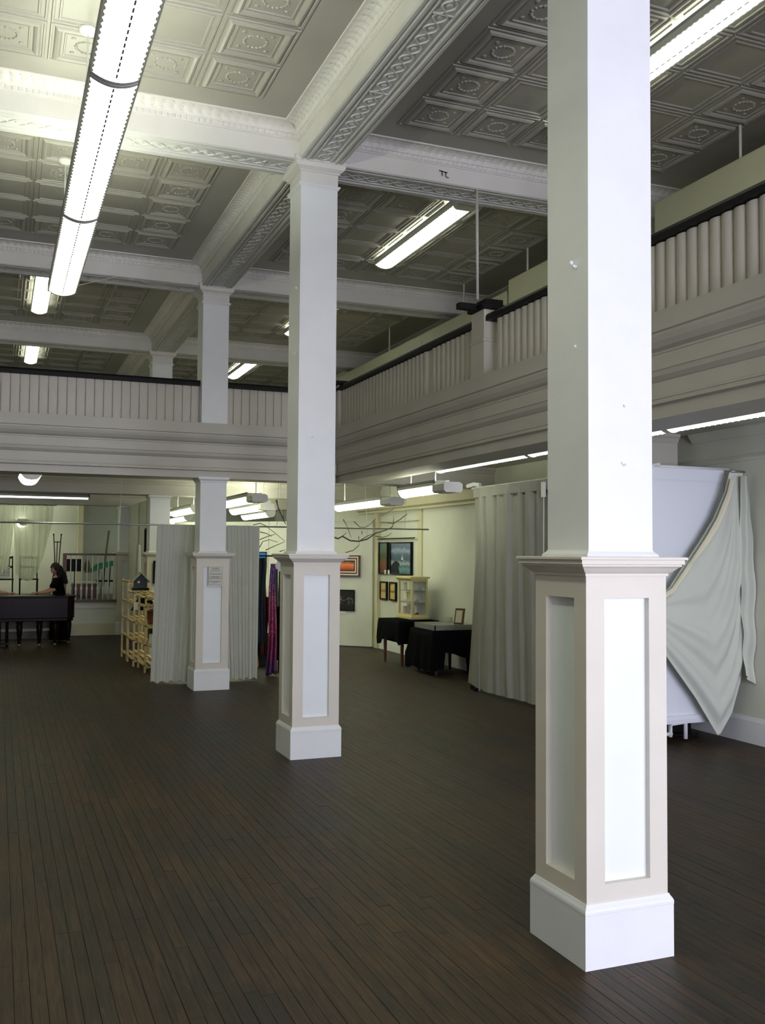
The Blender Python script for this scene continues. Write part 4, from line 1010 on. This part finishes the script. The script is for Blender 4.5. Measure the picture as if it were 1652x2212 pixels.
for k in range(4):
    tag(MB().box(-.05, .27, 23.78, 24.1, SZ + .50 + k * .065, SZ + .55 + k * .065).build('folded_linen', M['paper'], None, bevel=.01), ['lowest piece of white folded linen on the left black chair', 'second piece up of the white folded linen on the left black chair', 'third piece up of the white folded linen on the left black chair', 'topmost piece of white folded linen on the left black chair'][k], 'linen', 'folded linen piled on the left black chair')
gt = thing('folding_table', 'table covered with green cloth on the stage behind the spindles', 'table', (2.32, 24.2, SZ))
MB().prism([(-.26, .60), (-.26, .68), (-.1, .82), (.33, .90), (.33, .78), (-.05, .68)], 1, -.2, .25).build('green_cover', M['green'], gt)
for sx in (-.08, .05, .18, .30): MB().tube([(sx, -.1, .01), (sx + .03, -.1, .74)], .013, 5).build('leg', M['black'], gt)
MB().box(-.1, .32, -.12, .2, .38, .42).build('brace', M['black'], gt)
ch2 = thing('stage_cabinet', 'low brown cabinet under a cream cloth behind the spindles', 'cabinet', (2.0, 24.5, SZ + .012))
MB().box(-.33, .25, -.2, .2, 0, .32).build('cabinet_body', M['redwood'], ch2); MB().box(-.34, .26, -.21, .21, .32, .36).build('cloth_top', M['drape2'], ch2)
cc = thing('coat_stand', 'dark coat hanging on a stand behind the spindles', 'coat stand', (1.98, 23.95, SZ))
MB().tube([(0, 0, .02), (0, 0, .95)], .012, 6).build('pole', M['black'], cc); MB().ball((0, 0, .76), (.08, .06, .17), 10, 8).build('coat', M['sill'], cc, True)
MB().lathe([(.13, .02), (.12, .035), (.02, .05)], 0, 0, 12).build('foot', M['black'], cc)
tag(MB().tube([(2.42, 25.2, SZ + .02), (2.60, 25.2, 2.42)], .03, 6).build('leaning_pole', M['sill']), 'olive pole leaning against the grey stage wall', 'pole')

# ------------------------------------------------------------ piano
pi = thing('square_piano', 'dark mahogany square piano on turned legs in front of the stage', 'piano', (0, 20.3, 0))
def rrect(x0, x1, y0, y1, r, n=5):
    P = []
    for cx, cy, a0 in ((x1 - r, y0 + r, -90), (x1 - r, y1 - r, 0), (x0 + r, y1 - r, 90), (x0 + r, y0 + r, 180)):
        for i in range(n + 1): a = R(a0 + 90 * i / n); P.append((cx + r * math.cos(a), cy + r * math.sin(a)))
    return P
MB().prism(rrect(-1.2, 1.46, 0, .70, .14), 2, .56, .965).build('case_body', M['piano'], pi, bevel=.006)
MB().prism(rrect(-1.23, 1.49, -.03, .76, .16), 2, .965, 1.0).build('lid', M['piano'], pi, bevel=.008)
MB().prism(rrect(-1.18, 1.44, .02, .68, .13), 2, .50, .56).build('bottom_moulding', M['piano'], pi, bevel=.01)
lg = MB().lathe([(.035, .06), (.028, .10), (.038, .14), (.055, .30), (.062, .42), (.05, .45), (.07, .47), (.07, .52)], 0, 0, 10).mesh('leg', M['piano'], True)
cs = MB().lathe([(.025, 0), (.03, .03), (.02, .06)], 0, 0, 8).mesh('caster', M['brass'], True)
for (x, y) in ((.43, .12), (.80, .10), (1.10, .14), (1.38, .55), (-.9, .12), (-.9, .6)):
    l = inst(lg, 'leg', pi, (x, y, 0)); inst(cs, 'caster', l, (0, 0, 0))
MB().box(-.16, .25, .0, .32, .05, .10).build('lyre_base', M['piano'], pi)
for x in (-.10, .06, .20): MB().tube([(x, .16, .10), (x, .16, .52)], .03, 8).build('lyre_post', M['piano'], pi)
for x in (-.12, .20): MB().lathe([(.025, 0), (.03, .05)], x, .16, 8).build('lyre_foot', M['piano'], pi)

# ------------------------------------------------------------ people
def skin_obj(name, joints, edges, radii, material, parent, sub=2):
    me = bpy.data.meshes.new(name); me.from_pydata(joints, edges, []); me.materials.append(material)
    o = bpy.data.objects.new(name, me); COL.objects.link(o); o.parent = parent
    sk = o.modifiers.new('skin', 'SKIN'); sk.use_smooth_shade = True
    for i, r in enumerate(radii):
        me.skin_vertices[0].data[i].radius = r if hasattr(r, '__len__') else (r, r)
    me.skin_vertices[0].data[0].use_root = True
    ss = o.modifiers.new('sub', 'SUBSURF'); ss.levels = sub; ss.render_levels = sub
    bpy.context.view_layer.update()
    dg = bpy.context.evaluated_depsgraph_get(); nm = bpy.data.meshes.new_from_object(o.evaluated_get(dg))
    o.modifiers.clear(); o.data = nm
    nm.materials.clear(); nm.materials.append(material)
    for p in nm.polygons: p.use_smooth = True
    return o
def person(lab, base, rz, sx, top_mat, skirt_mat, long_hair, sleeve_to_wrist):
    """standing person leaning on both forearms; local -y is the facing side; forearms lie at z = 1.03"""
    P = thing('person', lab, 'person', base, rz)
    def m3(p): return (p[0] * sx, p[1], p[2])
    J = [(0, 0, .92), (0, -.02, 1.08), (0, -.05, 1.24), (0, -.06, 1.34), (.0, -.075, 1.42),
         (-.16, -.05, 1.28), (-.10, -.17, 1.09), (.02, -.30, 1.045), (.12, -.42, 1.035),
         (.17, -.05, 1.28), (.25, -.12, 1.09), (.25, -.30, 1.04), (.20, -.43, 1.035),
         (-.10, 0, .84), (-.10, -.02, .48), (-.10, .03, .10), (-.10, -.10, .035),
         (.10, 0, .84), (.10, -.02, .48), (.10, .03, .10), (.10, -.10, .035)]
    E_ = [(0, 1), (1, 2), (2, 3), (3, 4), (2, 5), (5, 6), (6, 7), (7, 8), (2, 9), (9, 10), (10, 11), (11, 12), (0, 13), (13, 14), (14, 15), (15, 16), (0, 17), (17, 18), (18, 19), (19, 20)]
    Rd = [(.14, .11), (.12, .09), (.14, .10), (.06, .055), (.05, .05), .055, .042, .034, .024, .055, .042, .036, .025, .085, .06, .04, .04, .085, .06, .04, .04]
    skin_obj('body', [m3(j) for j in J], E_, Rd, M['skin'], P)
    JT = J[:3] + [(0, -.055, 1.31), J[5], J[6], J[9], J[10], (0, .0, .86)]
    ET = [(0, 1), (1, 2), (2, 3), (2, 4), (4, 5), (2, 6), (6, 7), (0, 8)]
    RT = [(.175, .14), (.155, .125), (.175, .135), (.10, .09), .082, .068, .082, .072, (.18, .15)]
    if sleeve_to_wrist:
        JT += [J[7], J[11]]; ET += [(5, 9), (7, 10)]; RT += [.05, .05]
    skin_obj('top', [m3(j) for j in JT], ET, RT, top_mat, P)
    sk = MB(); v = []; f = []; N = 28
    for z, a, b in ((1.0, .16, .12), (.88, .20, .16), (.6, .21, .18), (.3, .23, .19), (.05, .25, .20)):
        for k in range(N):
            t = 2 * math.pi * k / N; w_ = 1 + .04 * math.sin(t * 7) * (1.0 - z); v.append((a * math.cos(t) * w_, b * math.sin(t) * w_ + .01, z))
    for i in range(4):
        for k in range(N): f.append((i * N + k, i * N + (k + 1) % N, (i + 1) * N + (k + 1) % N, (i + 1) * N + k))
    sk.add(v, f); sk.build('skirt', skirt_mat, P, True)
    for (wx, wy, ang) in ((.12, -.42, 205), (.20, -.43, 188)):
        ang = R(ang + 62) if wx == .12 else R(ang + 80)
        hb = MB(); ca, sa = math.cos(ang), math.sin(ang)
        def q(a, b, z): return ((wx + ca * a - sa * b) * sx, wy + sa * a + ca * b, z)
        hb.add([q(0, -.022, 1.016), q(0, .022, 1.016), q(.085, .040, 1.016), q(.085, -.038, 1.016), q(0, -.02, 1.052), q(0, .02, 1.052), q(.085, .038, 1.043), q(.085, -.036, 1.043)], [(0, 1, 2, 3), (4, 7, 6, 5), (0, 4, 5, 1), (1, 5, 6, 2), (2, 6, 7, 3), (3, 7, 4, 0)])
        for k, ln in enumerate((.062, .072, .068, .052)):
            b = -.030 + k * .021; hb.tube([q(.078, b, 1.032), q(.078 + ln * .5, b * 1.1, 1.036), q(.078 + ln, b * 1.15, 1.018)], .0095, 6, .007)
        hb.tube([q(.02, -.02, 1.032), q(.05, -.055, 1.030), q(.085, -.062, 1.021)], .011, 6, .008)
        hb.build('hand', M['skin'], P, True)
    def hf(u, v):
        th = math.pi * v; a = 2 * math.pi * u
        x = math.sin(th) * math.cos(a); y = math.sin(th) * math.sin(a); z = math.cos(th)
        jaw = 1 - .28 * max(0, -z) ** 1.2
        X = .074 * x * jaw; Y = .095 * y * (jaw if y > 0 else 1 - .10 * max(0, -z)); Z = .118 * z
        if y < -.6 and abs(x) < .22 and -.28 < z < .12: Y -= .022 * (1 - abs(x) / .22) * (.12 - z) / .4
        if y < -.55 and -.02 < z < .16 and .18 < abs(x) < .6: Y += .007
        return (X, Y, Z)
    hd = MB().grid(hf, 36, 28).build('head', M['skin'], P, True); hd.location = (0, -.095, 1.515); hd.rotation_euler = (R(8), 0, R(14) * sx)
    for s in (-1, 1):
        MB().ball((s * .030, -.083, .008), (.012, .008, .007), 8, 6).build('eye', M['hair'], hd, True)
        MB().ball((s * .075, .005, -.005), (.010, .020, .032), 8, 6).build('ear', M['skin'], hd, True)
    MB().ball((0, -.088, -.058), (.024, .010, .009), 8, 6).build('mouth', M['redbag'], hd, True)
    rh = random.Random(5)
    hm = MB()
    def cap(u, v):
        th = math.pi * .60 * v; a = 2 * math.pi * u; x = math.sin(th) * math.cos(a); y = math.sin(th) * math.sin(a); z = math.cos(th)
        k = 1.14 + .03 * math.sin(a * 9) * math.sin(th * 6)
        if y < 0: z = max(z, .28 + .1 * (1 + y))
        return (.078 * x * k, .10 * y * k + .008, .122 * z * k)
    hm.grid(cap, 40, 14)
    n = 60 if long_hair else 0
    for i in range(n):
        a = R(rh.uniform(-25, 205)); x0, y0 = .085 * math.cos(a), .10 * math.sin(a) + .01
        ln = rh.uniform(.22, .40); pts = []; ph = rh.uniform(0, 6); rx = rh.uniform(.3, .6)
        for k in range(9):
            t = k / 8; pts.append((x0 * (1 + rx * t) + .014 * math.sin(t * 14 + ph), y0 + .10 * t * (1 if y0 > -.02 else .6) + .014 * math.cos(t * 14 + ph), .07 - ln * t - .02 * abs(math.sin(a))))
        hm.tube(pts, .017, 5, .009)
    ho = hm.build('hair', M['hair'], hd, True)
    return P
person('person with long dark curly hair in a black short-sleeved top, leaning on the piano', (1.22, 21.28, 0), R(-90), 1, M['blackcloth'], M['blackcloth'], True, False)
person('person at the left photo edge, one forearm resting on the piano', (-.22, 21.28, 0), R(90), -1, M['curtain'], M['blackcloth'], False, False)
